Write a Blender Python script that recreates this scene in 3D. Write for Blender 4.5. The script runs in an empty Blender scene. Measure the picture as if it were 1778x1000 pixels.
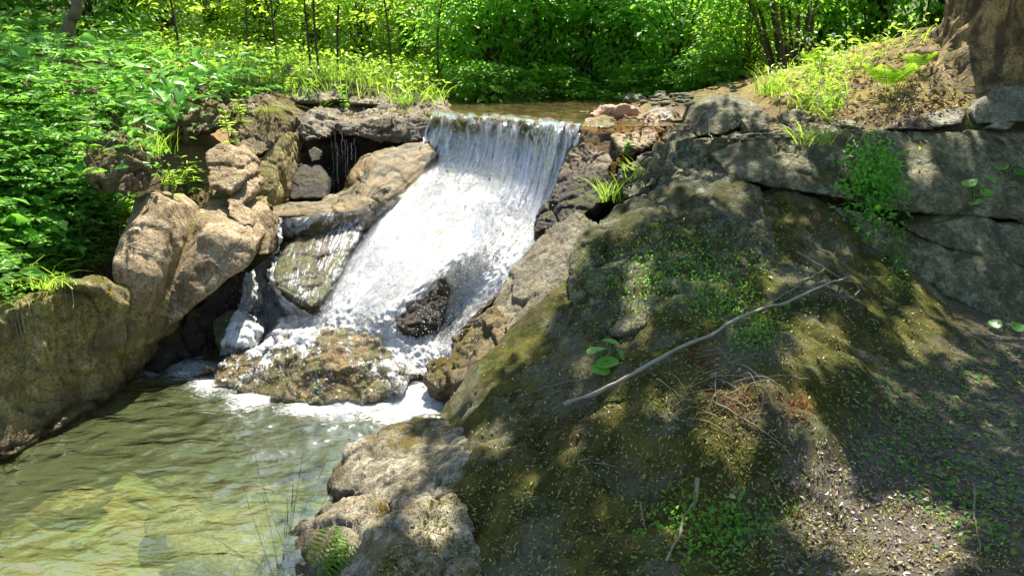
import bpy, bmesh, math, random
import numpy as np
from mathutils import Vector, Matrix
from mathutils.bvhtree import BVHTree

scene = bpy.context.scene
COL = scene.collection
R = math.radians
random.seed(7)
RNG = np.random.default_rng(11)

# ------------------------------------------------------------------ camera
CAM_H, PITCH, FPX = 2.0, R(16.0), 1395.0
cd = bpy.data.cameras.new('camera')
cam = bpy.data.objects.new('camera', cd)
COL.objects.link(cam)
cam.location = (0, 0, CAM_H)
cam.rotation_euler = (R(90) - PITCH, 0, 0)
cd.sensor_width = 36.0
cd.lens = FPX / 1778.0 * 36.0
cd.clip_start = 0.05
cd.clip_end = 500
scene.camera = cam

# ------------------------------------------------------------------ light
SUN_AZ, SUN_EL = R(14), R(60)
SUN = Vector((math.sin(SUN_AZ) * math.cos(SUN_EL), math.cos(SUN_AZ) * math.cos(SUN_EL), math.sin(SUN_EL)))
world = bpy.data.worlds.new('World')
scene.world = world
world.use_nodes = True
wn = world.node_tree
sky = wn.nodes.new('ShaderNodeTexSky')
sky.sky_type = 'NISHITA'
sky.sun_disc = False
sky.sun_elevation = SUN_EL
sky.sun_rotation = SUN_AZ
bg = wn.nodes['Background']
bg.inputs[1].default_value = 0.10
wn.links.new(sky.outputs[0], bg.inputs[0])
sl = bpy.data.lights.new('sun', 'SUN')
sl.energy = 5.0
sl.angle = R(0.53)
sl.color = (1.0, 0.93, 0.80)
sun = bpy.data.objects.new('sun', sl)
COL.objects.link(sun)
sun.rotation_euler = SUN.to_track_quat('Z', 'Y').to_euler()
sun.location = (0, 0, 20)

vs = scene.view_settings
vs.view_transform = 'Standard'
vs.look = 'None'
vs.exposure = 1.58
vs.gamma = 1.0
vs.use_curve_mapping = False
scene.cycles.use_denoising = True
scene.cycles.max_bounces = 7
scene.cycles.diffuse_bounces = 4
scene.cycles.glossy_bounces = 3
scene.cycles.transmission_bounces = 4
scene.cycles.transparent_max_bounces = 10
scene.cycles.caustics_reflective = False
scene.cycles.caustics_refractive = False
scene.cycles.sample_clamp_indirect = 6.0

# ------------------------------------------------------------------ image <-> place
CP, SP = math.cos(PITCH), math.sin(PITCH)
def ray(px, py):
    u, v = (px - 889.0) / FPX, (500.0 - py) / FPX
    return np.array([u, CP + v * SP, -SP + v * CP])
def P(px, py, t):
    return np.array([0, 0, CAM_H]) + t * ray(px, py)
def PZ(px, py, z):
    d = ray(px, py)
    return np.array([0, 0, CAM_H]) + d * ((z - CAM_H) / d[2])
def project(p):
    x, y, z = p[0], p[1], p[2] - CAM_H
    f = y * CP - z * SP
    up = y * SP + z * CP
    return 889.0 + FPX * x / f, 500.0 - FPX * up / f, f

# ------------------------------------------------------------------ noise
_perm = np.random.default_rng(3).permutation(256)
_perm = np.concatenate([_perm, _perm, _perm])
_g = np.random.default_rng(4).normal(size=(256, 3))
_g /= np.linalg.norm(_g, axis=1)[:, None]
def perlin(p):
    p = np.asarray(p, float)
    i = np.floor(p).astype(int)
    f = p - i
    w = f * f * f * (f * (f * 6 - 15) + 10)
    i &= 255
    out = 0
    for dx in (0, 1):
        wx = w[:, 0] if dx else 1 - w[:, 0]
        for dy in (0, 1):
            wy = w[:, 1] if dy else 1 - w[:, 1]
            for dz in (0, 1):
                wz = w[:, 2] if dz else 1 - w[:, 2]
                h = _perm[_perm[_perm[i[:, 0] + dx] + i[:, 1] + dy] + i[:, 2] + dz]
                g = _g[h]
                d = g[:, 0] * (f[:, 0] - dx) + g[:, 1] * (f[:, 1] - dy) + g[:, 2] * (f[:, 2] - dz)
                out = out + wx * wy * wz * d
    return out * 1.5
def fbm(p, octaves=4, gain=.5):
    a, s, o = 1.0, 0.0, np.asarray(p, float)
    for k in range(octaves):
        s = s + a * perlin(o + 17.3 * k)
        o = o * 2.03
        a *= gain
    return s
def ridge(p, octaves=3):
    a, s, o = 1.0, 0.0, np.asarray(p, float)
    for k in range(octaves):
        s = s + a * (1 - 2 * np.abs(perlin(o + 9.1 * k)))
        o = o * 2.1
        a *= .5
    return s

def facets(V, cell, seed):
    """broken stone: tilted flat cells with narrow cracks between them, roughly in -1..1"""
    q = V / cell + .35 * np.stack([fbm(V / cell * .9 + seed + 7 * k, 2) for k in range(3)], 1)
    i0 = np.floor(q).astype(int)
    b1 = np.full(len(q), 9.0); b2 = np.full(len(q), 9.0); val = np.zeros(len(q))
    for dx in (-1, 0, 1):
        for dy in (-1, 0, 1):
            for dz in (-1, 0, 1):
                c = i0 + np.array([dx, dy, dz])
                h = _perm[(_perm[(_perm[(c[:, 0] + seed) & 255] + c[:, 1]) & 255] + c[:, 2]) & 255]
                fp = c + .5 + .42 * _g[h]
                d = q - fp
                r = np.linalg.norm(d, axis=1)
                v = (d * _g[(h * 7 + 3) & 255]).sum(1) * .9 + _g[(h * 5 + 1) & 255, 0] * .45
                m = r < b1
                b2 = np.where(m, b1, np.minimum(b2, r)); val = np.where(m, v, val); b1 = np.where(m, r, b1)
    return val - .7 * np.exp(-((b2 - b1) / .07) ** 2)

# ------------------------------------------------------------------ meshes and objects
def new_mesh(name, V, F, mat=None, attrs=None, smooth=True):
    me = bpy.data.meshes.new(name)
    V = np.ascontiguousarray(V, dtype=np.float32)
    F = np.ascontiguousarray(F, dtype=np.int32)
    k = F.shape[1]
    me.vertices.add(len(V))
    me.vertices.foreach_set('co', V.ravel())
    me.loops.add(F.size)
    me.loops.foreach_set('vertex_index', F.ravel())
    me.polygons.add(len(F))
    me.polygons.foreach_set('loop_start', np.arange(0, F.size, k, dtype=np.int32))
    me.polygons.foreach_set('loop_total', np.full(len(F), k, dtype=np.int32))
    me.update(calc_edges=True)
    me.polygons.foreach_set('use_smooth', np.full(len(F), smooth, dtype=bool))
    for an, av in (attrs or {}).items():
        at = me.attributes.new(an, 'FLOAT', 'POINT')
        at.data.foreach_set('value', np.ascontiguousarray(av, dtype=np.float32))
    if mat:
        me.materials.append(mat)
    return me
SOLID_V, SOLID_F, _nv = [], [], [0]
def solid(V, F):
    V, F = np.asarray(V), np.asarray(F)
    if F.shape[1] == 4:
        F = np.concatenate([F[:, [0, 1, 2]], F[:, [0, 2, 3]]])
    SOLID_V.append(V); SOLID_F.append(F + _nv[0]); _nv[0] += len(V)
BVH = None
def build_bvh():
    global BVH
    BVH = BVHTree.FromPolygons(np.concatenate(SOLID_V).tolist(), np.concatenate(SOLID_F).tolist())
def hit(px, py):
    l, n, i, d = BVH.ray_cast(Vector((0, 0, CAM_H)), Vector(ray(px, py)).normalized())
    return (np.array(l), np.array(n)) if l else (P(px, py, 9.0), np.array([0, 0, 1.0]))
def drop(x, y, z=6.0):
    l, n, i, d = BVH.ray_cast(Vector((x, y, z)), Vector((0, 0, -1)))
    return (np.array(l), np.array(n)) if l else (np.array([x, y, 0.0]), np.array([0, 0, 1.0]))
def tag(o, label=None, cat=None, group=None, kind=None):
    if label: o['label'] = label
    if cat: o['category'] = cat
    if group: o['group'] = group
    if kind: o['kind'] = kind
    return o
def obj(name, V, F, mat, parent=None, attrs=None, smooth=True, origin=None, is_solid=False):
    V = np.asarray(V, float)
    if is_solid: solid(V, F)
    base = np.zeros(3)
    if parent is not None:
        base = np.array(parent.get('_o', (0, 0, 0)), float)
    elif origin is not None:
        base = np.asarray(origin, float)
    o = bpy.data.objects.new(name, new_mesh(name, V - base, F, mat, attrs, smooth))
    COL.objects.link(o)
    if parent is not None:
        o.parent = parent
        o['_o'] = [float(a) for a in base]
    else:
        o.location = base
        o['_o'] = [float(a) for a in base]
    return o
def empty(name, loc):
    o = bpy.data.objects.new(name, None)
    COL.objects.link(o)
    o.location = loc
    o['_o'] = [float(a) for a in loc]
    o.empty_display_size = .1
    return o
def copy_tree(o, parent=None):
    c = o.copy()
    COL.objects.link(c)
    c.parent = parent
    for ch in list(o.children):
        copy_tree(ch, c)
    return c
def grid_faces(nv, nu):
    a = np.arange(nv * nu).reshape(nv, nu)
    return np.stack([a[:-1, :-1], a[:-1, 1:], a[1:, 1:], a[1:, :-1]], -1).reshape(-1, 4)
def normals(V, F):
    n = np.zeros_like(V)
    a = V[F[:, 1]] - V[F[:, 0]]
    b = V[F[:, -1]] - V[F[:, 0]]
    c = np.cross(a, b)
    for k in range(F.shape[1]):
        np.add.at(n, F[:, k], c)
    return n / (np.linalg.norm(n, axis=1)[:, None] + 1e-12)
def smooth_mesh(V, F, it, lam=.5):
    k = F.shape[1]
    e = np.concatenate([F[:, [i, (i + 1) % k]] for i in range(k)])
    cnt = np.bincount(e.ravel(), minlength=len(V)).astype(float)
    for _ in range(it):
        s = np.zeros_like(V)
        for ax in range(3):
            s[:, ax] = np.bincount(e[:, 0], V[e[:, 1], ax], len(V)) + np.bincount(e[:, 1], V[e[:, 0], ax], len(V))
        V = V + lam * (s / np.maximum(cnt, 1)[:, None] - V)
    return V
def tubes(paths, sides=6):
    """paths: list of (points Nx3, radii N) -> V, F(quads), rnd"""
    Vs, Fs, n, rn = [], [], 0, []
    for pts, rad in paths:
        pts = np.asarray(pts, float); m = len(pts)
        rad = np.broadcast_to(np.asarray(rad, float), (m,))
        d = np.gradient(pts, axis=0)
        d /= np.linalg.norm(d, axis=1)[:, None] + 1e-9
        up = np.array([0, 0, 1.0]) if abs(d[:, 2].mean()) < .8 else np.array([1.0, 0, 0])
        s = np.cross(d, up); s /= np.linalg.norm(s, axis=1)[:, None] + 1e-9
        b = np.cross(s, d)
        a = np.linspace(0, 2 * np.pi, sides, endpoint=False)
        ring = pts[:, None] + rad[:, None, None] * (np.cos(a)[None, :, None] * s[:, None] + np.sin(a)[None, :, None] * b[:, None])
        Vs.append(ring.reshape(-1, 3))
        idx = np.arange(m * sides).reshape(m, sides) + n
        j = np.roll(idx, -1, axis=1)
        Fs.append(np.stack([idx[:-1], j[:-1], j[1:], idx[1:]], -1).reshape(-1, 4))
        Fs.append(np.stack([idx[-1], j[-1], np.roll(j[-1], -1), np.roll(j[-1], -1)], -1)[:0])
        n += m * sides
        rn.append(np.full(m * sides, random.random()))
    return np.concatenate(Vs), np.concatenate(Fs), np.concatenate(rn)
def spline(pts, n):
    pts = np.asarray(pts, float)
    m = len(pts)
    if m == 2:
        w = np.linspace(0, 1, n).reshape((n,) + (1,) * (pts.ndim - 1))
        return pts[0] * (1 - w) + pts[1] * w
    ext = np.concatenate([[2 * pts[0] - pts[1]], pts, [2 * pts[-1] - pts[-2]]])
    tt = np.linspace(0, m - 1, n)
    i = np.minimum(tt.astype(int), m - 2)
    f = (tt - i)[:, None] if pts.ndim == 2 else (tt - i)[:, None, None]
    p0, p1, p2, p3 = ext[i], ext[i + 1], ext[i + 2], ext[i + 3]
    return .5 * (2 * p1 + (p2 - p0) * f + (2 * p0 - 5 * p1 + 4 * p2 - p3) * f ** 2 + (3 * p1 - p0 - 3 * p2 + p3) * f ** 3)
def lattice(rows, nu, nv):
    g = np.array([[P(*c) for c in r] for r in rows])
    g = spline(g, nv)
    g = spline(np.swapaxes(g, 0, 1), nu)
    return np.swapaxes(g, 0, 1)

# ------------------------------------------------------------------ node materials
class NB:
    def __init__(s, name):
        s.m = bpy.data.materials.new(name)
        s.m.use_nodes = True
        s.t = s.m.node_tree
        s.t.nodes.clear()
        s.out = s.t.nodes.new('ShaderNodeOutputMaterial')
        s._pos = None
    def n(s, typ, **kw):
        nd = s.t.nodes.new('ShaderNode' + typ)
        for k, v in kw.items(): setattr(nd, k, v)
        return nd
    def put(s, sock, val):
        if val is None: return
        if isinstance(val, bpy.types.NodeSocket): s.t.links.new(val, sock)
        elif isinstance(val, (tuple, list)) and len(val) == 3 and sock.type == 'RGBA': sock.default_value = (*val, 1)
        else: sock.default_value = val
    def pos(s):
        if s._pos is None: s._pos = s.n('NewGeometry')
        return s._pos.outputs['Position']
    def normal(s):
        s.pos()
        return s._pos.outputs['Normal']
    def sep(s, v):
        nd = s.n('SeparateXYZ'); s.put(nd.inputs[0], v); return nd.outputs
    def comb(s, x, y, z):
        nd = s.n('CombineXYZ')
        for i, a in enumerate((x, y, z)): s.put(nd.inputs[i], a)
        return nd.outputs[0]
    def vmul(s, v, k):
        nd = s.n('VectorMath', operation='MULTIPLY'); s.put(nd.inputs[0], v); nd.inputs[1].default_value = k; return nd.outputs[0]
    def noise(s, scale, detail=4, rough=.55, vec=None, dist=0.0):
        nd = s.n('TexNoise'); s.put(nd.inputs['Vector'], vec if vec is not None else s.pos())
        nd.inputs['Scale'].default_value = scale; nd.inputs['Detail'].default_value = detail
        nd.inputs['Roughness'].default_value = rough; nd.inputs['Distortion'].default_value = dist
        return nd.outputs['Fac']
    def voro(s, scale, feature='F1', vec=None, out='Distance', rand=1.0):
        nd = s.n('TexVoronoi', feature=feature); s.put(nd.inputs['Vector'], vec if vec is not None else s.pos())
        nd.inputs['Scale'].default_value = scale; nd.inputs['Randomness'].default_value = rand
        return nd.outputs[out]
    def ramp(s, fac, stops, interp='LINEAR'):
        nd = s.n('ValToRGB'); nd.color_ramp.interpolation = interp
        e = nd.color_ramp.elements
        while len(e) < len(stops): e.new(1.0)
        for k, (p, c) in enumerate(stops):
            e[k].position = p
            e[k].color = (*c, 1) if isinstance(c, (tuple, list)) else (c, c, c, 1)
        s.put(nd.inputs[0], fac)
        return nd.outputs[0]
    def mix(s, fac, a, b, mode='MIX'):
        nd = s.n('Mix', data_type='RGBA', blend_type=mode)
        s.put(nd.inputs[0], fac); s.put(nd.inputs[6], a); s.put(nd.inputs[7], b)
        return nd.outputs[2]
    def math(s, op, a, b=None, clamp=False):
        nd = s.n('Math', operation=op, use_clamp=clamp)
        s.put(nd.inputs[0], a); s.put(nd.inputs[1], b)
        return nd.outputs[0]
    def rng(s, v, a, b, c=0.0, d=1.0):
        nd = s.n('MapRange'); s.put(nd.inputs[0], v)
        for i, k in enumerate((a, b, c, d)): nd.inputs[i + 1].default_value = k
        return nd.outputs[0]
    def attr(s, name):
        nd = s.n('Attribute', attribute_name=name); return nd.outputs['Fac']
    def bump(s, h, strength=.5, dist=.02, nrm=None):
        nd = s.n('Bump'); s.put(nd.inputs['Height'], h)
        nd.inputs['Strength'].default_value = strength; nd.inputs['Distance'].default_value = dist
        if nrm is not None: s.put(nd.inputs['Normal'], nrm)
        return nd.outputs[0]
    def pbr(s, col, rough=.8, nrm=None, spec=.4, **kw):
        nd = s.n('BsdfPrincipled')
        s.put(nd.inputs['Base Color'], col); s.put(nd.inputs['Roughness'], rough)
        s.put(nd.inputs['Normal'], nrm); s.put(nd.inputs['Specular IOR Level'], spec)
        for k, v in kw.items(): s.put(nd.inputs[k], v)
        return nd.outputs[0]
    def mixsh(s, fac, a, b):
        nd = s.n('MixShader'); s.put(nd.inputs[0], fac); s.put(nd.inputs[1], a); s.put(nd.inputs[2], b); return nd.outputs[0]
    def done(s, sh):
        s.t.links.new(sh, s.out.inputs[0]); return s.m

def rock_mat(name, c1, c2, c3, moss=0.0, mossc=((.05, .06, .008), (.17, .16, .025)), wetz=None, streak=0.0, scale=1.0, wet=0.0, bump=1.0, lichen=0.0, band=None):
    """weathered stone: three tones, cracks, moss where the stone looks up, dark damp foot"""
    b = NB(name)
    p = b.pos()
    n1 = b.noise(2.3 * scale, 6, .62)
    n2 = b.noise(11 * scale, 6, .7)
    n3 = b.noise(60 * scale, 4, .7)
    col = b.mix(b.ramp(n1, [(.42, 0), (.58, 1)]), c1, c2)
    col = b.mix(b.ramp(n2, [(.47, 0), (.60, 1)]), col, c3)
    st = b.noise(1.0, 5, .7, vec=b.vmul(p, (5.5 * scale, 5.5 * scale, 1.3 * scale)))
    col = b.mix(b.ramp(st, [(.50, 0), (.60, .7)]), col, b.mix(1.0, col, (.42, .38, .28), 'MULTIPLY'))
    col = b.mix(b.ramp(n3, [(.44, 0), (.62, .85)]), col, b.mix(1.0, col, (.35, .33, .3), 'MULTIPLY'))
    if band:
        w = b.noise(1.0, 5, .6, vec=b.vmul(p, band[0]))
        col = b.mix(b.ramp(w, [(.47, 0), (.6, band[2])]), col, band[1])
    if lichen:
        li = b.ramp(b.noise(9 * scale, 5, .75), [(.6 - .08 * lichen, 0), (.66 - .06 * lichen, 1)])
        col = b.mix(b.math('MULTIPLY', li, .7), col, (.30, .33, .24))
    cr = b.ramp(b.noise(1.5 * scale, 2, .5, dist=.6), [(.494, 0), (.5, 1), (.506, 0)])
    col = b.mix(b.math('MULTIPLY', cr, .22), col, (.03, .025, .018))
    up = b.sep(b.normal())[2]
    n4 = b.noise(170 * scale, 3, .8)
    pit = b.ramp(b.voro(38 * scale, 'F1'), [(.0, 0), (.22, 1)])
    h = b.math('ADD', b.math('MULTIPLY', n2, .6), b.math('ADD', b.math('MULTIPLY', n3, .5), b.math('ADD', b.math('MULTIPLY', n4, .22), b.math('MULTIPLY', pit, .10))))
    h = b.math('SUBTRACT', h, b.math('MULTIPLY', cr, .3))
    rough = b.rng(n2, .2, .8, .62, .92)
    if moss > 0:
        mn = b.noise(3.4 * scale, 6, .7)
        mf = b.math('ADD', b.math('MULTIPLY', up, .35), mn)
        a = 1.12 - .55 * moss
        mf = b.ramp(mf, [(min(.98, max(0, a - .26)), 0), (min(1, max(.02, a - .12)), 1)])
        mv = b.noise(140, 3, .8)
        mc = b.mix(b.rng(b.math('ADD', b.math('MULTIPLY', mv, .5), b.math('MULTIPLY', b.noise(7, 4, .6), .5)), .32, .66), mossc[0], mossc[1])
        col = b.mix(mf, col, mc)
        h = b.math('ADD', h, b.math('MULTIPLY', mf, b.math('MULTIPLY', mv, .9)))
        rough = b.math('MAXIMUM', rough, mf)
    if wetz is not None:
        z = b.sep(p)[2]
        wf = b.rng(b.math('ADD', z, b.math('MULTIPLY', n2, -.12)), wetz[0], wetz[1], 1, 0)
        col = b.mix(wf, col, b.mix(1.0, col, (.28, .25, .2), 'MULTIPLY'))
        rough = b.mix(wf, rough, (.18, .18, .18))
    if wet:
        col = b.mix(wet * .8, col, b.mix(1.0, col, (.35, .33, .28), 'MULTIPLY'))
        rough = b.mix(wet, rough, (.34, .34, .34))
    return b.done(b.pbr(col, rough, b.bump(h, bump, .025), .35))

def leaf_mat(name, dark, mid, light, trans=(.30, .52, .04), tf=.42, rough=.42):
    b = NB(name)
    r = b.attr('rnd')
    col = b.ramp(r, [(0, dark), (.5, mid), (1, light)])
    d = b.pbr(col, rough, None, .4)
    tr = b.n('BsdfTranslucent')
    b.put(tr.inputs[0], b.mix(.55, b.mix(1.0, col, (2.6, 2.6, 1.6), 'MULTIPLY'), trans))
    return b.done(b.mixsh(tf, d, tr.outputs[0]))
def plain_mat(name, c1, c2, scale=20, rough=.8, bump=.4, spec=.3):
    b = NB(name)
    n = b.noise(scale, 5, .65)
    return b.done(b.pbr(b.mix(b.rng(n, .3, .7), c1, c2), rough, b.bump(n, bump, .01), spec))

# ================================================================== materials
M = {}
M['rock_tan'] = rock_mat('tan_sandstone', (.40, .295, .17), (.28, .195, .10), (.50, .40, .26), moss=.02, mossc=((.10, .09, .015), (.28, .24, .05)), wetz=(.0, .22))
M['rock_left'] = rock_mat('bank_sandstone', (.38, .31, .115), (.26, .225, .065), (.48, .40, .19), moss=.25, mossc=((.10, .10, .015), (.26, .24, .045)), wetz=(.0, .2), band=((1.5, 1.5, 7), (.12, .09, .05), .6))
M['rock_moss_gold'] = rock_mat('golden_moss_rock', (.20, .15, .08), (.14, .10, .05), (.27, .21, .12), moss=.27, mossc=((.085, .07, .012), (.22, .175, .04)))
M['rock_grey'] = rock_mat('grey_green_stone', (.20, .19, .105), (.12, .12, .062), (.29, .27, .165), moss=.03, mossc=((.05, .06, .012), (.13, .14, .03)), lichen=.4)
M['rock_slab'] = rock_mat('pale_slab', (.26, .25, .18), (.18, .18, .12), (.34, .325, .25), moss=.05, lichen=.2)
M['rock_pale'] = rock_mat('pale_limestone', (.42, .37, .29), (.30, .26, .2), (.52, .47, .39))
M['rock_dome'] = rock_mat('mossy_dome_rock', (.15, .152, .092), (.085, .09, .052), (.22, .21, .14), moss=.26, mossc=((.028, .034, .008), (.10, .098, .018)), lichen=.5)
M['rock_cliff'] = rock_mat('cliff_stone', (.22, .21, .105), (.12, .115, .055), (.36, .335, .195), moss=.10, mossc=((.05, .045, .01), (.13, .12, .025)), lichen=.6, band=((6, 6, 1.2), (.07, .06, .035), .55))
M['rock_front'] = rock_mat('grey_boulder', (.34, .30, .21), (.20, .18, .115), (.46, .41, .31), moss=.12, mossc=((.07, .06, .012), (.20, .155, .03)), wetz=(-.05, .1), lichen=.2)
M['rock_wet'] = rock_mat('wet_rock', (.27, .235, .15), (.16, .14, .085), (.38, .335, .23), moss=.16, mossc=((.06, .055, .008), (.24, .2, .035)), wet=.45)
M['rock_awash'] = rock_mat('awash_mossy_rock', (.36, .215, .055), (.16, .105, .03), (.46, .31, .09), moss=.24, mossc=((.10, .10, .012), (.26, .24, .035)), wet=.22, band=((7, 2, 3), (.10, .15, .02), .8))
M['rock_bed'] = rock_mat('submerged_stone', (.44, .38, .17), (.33, .30, .13), (.5, .43, .22))
M['rock_streak'] = rock_mat('streaked_wet_rock', (.10, .065, .024), (.05, .036, .015), (.20, .13, .045), moss=.14, mossc=((.09, .12, .012), (.2, .24, .03)), wet=.25, band=((9, 2, 3), (.13, .18, .02), .8))
M['rock_cascade'] = rock_mat('cascade_bedrock', (.17, .115, .05), (.085, .06, .028), (.26, .18, .075), moss=.12, mossc=((.06, .06, .01), (.2, .18, .03)), wet=.35)
M['rock_dark'] = rock_mat('wet_and_shaded_rock', (.045, .036, .024), (.028, .022, .014), (.085, .068, .045), moss=.15, wet=.15)  # wet stone, with the hollow's shade darkened into its colour
M['rock_brown'] = rock_mat('brown_broken_rock', (.24, .17, .10), (.15, .105, .06), (.33, .26, .17), moss=.02, wet=.25, band=((2, 2, 9), (.07, .05, .03), .7), bump=.9)
M['rock_ochre'] = rock_mat('ochre_streaked_rock', (.26, .20, .095), (.15, .14, .06), (.36, .27, .13), moss=.0, wet=.35, band=((9, 1.2, 2.5), (.07, .08, .03), .85))
M['rock_ledge'] = rock_mat('ledge_stone', (.27, .225, .155), (.18, .15, .1), (.38, .33, .24), moss=.04, band=((2, 2, 14), (.09, .07, .045), .7))

def slope_material():
    b = NB('moss_slope')
    p = b.pos()
    big = b.noise(1.5, 5, .6); mid = b.noise(6.5, 6, .65); fine = b.noise(48, 5, .75); vf = b.noise(190, 3, .8)
    x, y, z = b.sep(p)[:3]
    moss = b.mix(b.rng(b.math('ADD', b.math('MULTIPLY', fine, .6), b.math('MULTIPLY', vf, .4)), .36, .66), (.018, .026, .007), (.105, .112, .030))
    moss = b.mix(b.ramp(mid, [(.42, 0), (.64, 1)]), moss, b.mix(b.rng(vf, .3, .7), (.05, .056, .012), (.29, .25, .06)))
    soil = b.mix(b.rng(fine, .3, .7), (.035, .028, .018), (.12, .095, .06))
    wetg = b.mix(b.rng(b.noise(70, 5, .8), .35, .68), (.045, .04, .03), (.23, .19, .15))
    col = b.mix(b.ramp(b.math('ADD', b.math('MULTIPLY', big, .7), b.math('MULTIPLY', mid, .4)), [(.56, 0), (.66, .85)]), moss, soil)
    stone = b.mix(b.rng(fine, .3, .7), (.09, .09, .055), (.22, .21, .14))
    col = b.mix(b.ramp(b.noise(2.6, 5, .7), [(.50, 0), (.57, .85)]), col, stone)
    # flat wet terrace to the right of the slope
    tf = b.math('MULTIPLY', b.rng(b.math('ADD', x, b.math('MULTIPLY', mid, .5)), 1.15, 1.55), b.rng(b.math('ADD', z, b.math('MULTIPLY', mid, .12)), .70, .58))
    col = b.mix(tf, col, wetg)
    wet = b.math('MULTIPLY', tf, b.ramp(b.noise(9, 5, .7), [(.42, 0), (.58, 1)]))
    rough = b.mix(wet, (.9, .9, .9), (.22, .22, .22))
    h = b.math('ADD', b.math('MULTIPLY', fine, .7), b.math('MULTIPLY', vf, .5))
    return b.done(b.pbr(col, rough, b.bump(h, 1.0, .022), b.rng(wet, 0, 1, .08, .5)))
M['slope'] = slope_material()

def ground_material():
    b = NB('soil')
    p = b.pos()
    x, y, z = b.sep(p)[:3]
    mid = b.noise(3, 5, .6); fine = b.noise(30, 5, .75)
    soil = b.mix(b.rng(fine, .3, .7), (.035, .024, .013), (.15, .105, .06))
    soil = b.mix(b.ramp(mid, [(.45, 0), (.6, .75)]), soil, b.mix(b.rng(fine, .3, .7), (.03, .045, .01), (.10, .11, .025)))
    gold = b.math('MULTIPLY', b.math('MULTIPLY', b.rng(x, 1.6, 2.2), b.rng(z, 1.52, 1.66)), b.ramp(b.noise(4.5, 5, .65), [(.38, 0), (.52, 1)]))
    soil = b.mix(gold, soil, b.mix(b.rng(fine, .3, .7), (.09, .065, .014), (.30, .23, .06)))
    peb = b.voro(5.5, 'F1', out='Color')
    bed = b.mix(b.rng(b.noise(1.7, 4, .6), .35, .65), (.23, .24, .105), (.42, .36, .155))
    bed = b.mix(.28, bed, b.mix(1.0, bed, peb, 'MULTIPLY'))
    bed = b.mix(b.rng(fine, .3, .75, 0, .4), bed, (.10, .10, .05))
    under = b.rng(z, .05, -.03)
    inpool = b.math('MULTIPLY', under, b.rng(y, 7.5, 6.5))
    far = b.rng(y, 9.5, 13)
    soil = b.mix(far, soil, b.mix(b.rng(fine, .3, .7), (.02, .05, .008), (.07, .13, .02)))
    up_bed = b.math('MULTIPLY', b.rng(z, 1.56, 1.50), b.math('MULTIPLY', b.rng(y, 6, 6.3), b.rng(x, 2.2, 1.4)))
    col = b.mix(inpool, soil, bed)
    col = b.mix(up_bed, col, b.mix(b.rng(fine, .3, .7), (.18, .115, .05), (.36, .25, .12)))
    h = b.math('ADD', fine, b.math('MULTIPLY', b.voro(12, 'SMOOTH_F1'), .5))
    return b.done(b.pbr(col, .9, b.bump(h, .6, .03), .2))
M['soil'] = ground_material()

def falling_water():
    b = NB('white_water')
    u, v = b.attr('fu'), b.attr('fv')
    den = b.attr('den')
    w1 = b.noise(1.0, 5, .7, vec=b.comb(b.math('MULTIPLY', u, 70), b.math('MULTIPLY', v, 9), 0.0))
    w2 = b.noise(1.0, 4, .7, vec=b.comb(b.math('MULTIPLY', u, 24), b.math('MULTIPLY', v, 3.0), 3.0))
    g = b.noise(120, 3, .85)
    g2 = b.noise(42, 4, .75)
    s = b.math('ADD', b.math('ADD', b.math('MULTIPLY', w1, .28), b.math('MULTIPLY', w2, .24)), b.math('ADD', b.math('MULTIPLY', g, .28), b.math('MULTIPLY', g2, .20)))
    th = b.rng(den, 0, 1, .71, .39)
    f = b.math('MULTIPLY', b.math('SUBTRACT', s, th), 12.0, clamp=True)
    h = b.math('ADD', b.math('MULTIPLY', w1, 1.0), b.math('ADD', b.math('MULTIPLY', g, .55), b.math('MULTIPLY', g2, .6)))
    nrm = b.bump(h, 1.0, .02)
    white = b.pbr(b.mix(b.rng(g, .3, .7), (.42, .44, .45), (.90, .90, .89)), .75, nrm, .08)
    tr = b.n('BsdfTransparent'); b.put(tr.inputs[0], (.86, .84, .78))
    gl = b.n('BsdfGlossy'); b.put(gl.inputs['Roughness'], .045); b.put(gl.inputs['Normal'], nrm); b.put(gl.inputs[0], (1, 1, 1))
    fr = b.n('Fresnel'); fr.inputs[0].default_value = 1.33; b.put(fr.inputs['Normal'], nrm)
    clear = b.mixsh(b.math('MULTIPLY', fr.outputs[0], 1.0, clamp=True), tr.outputs[0], gl.outputs[0])
    return b.done(b.mixsh(f, clear, white))
M['fall'] = falling_water()

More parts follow.
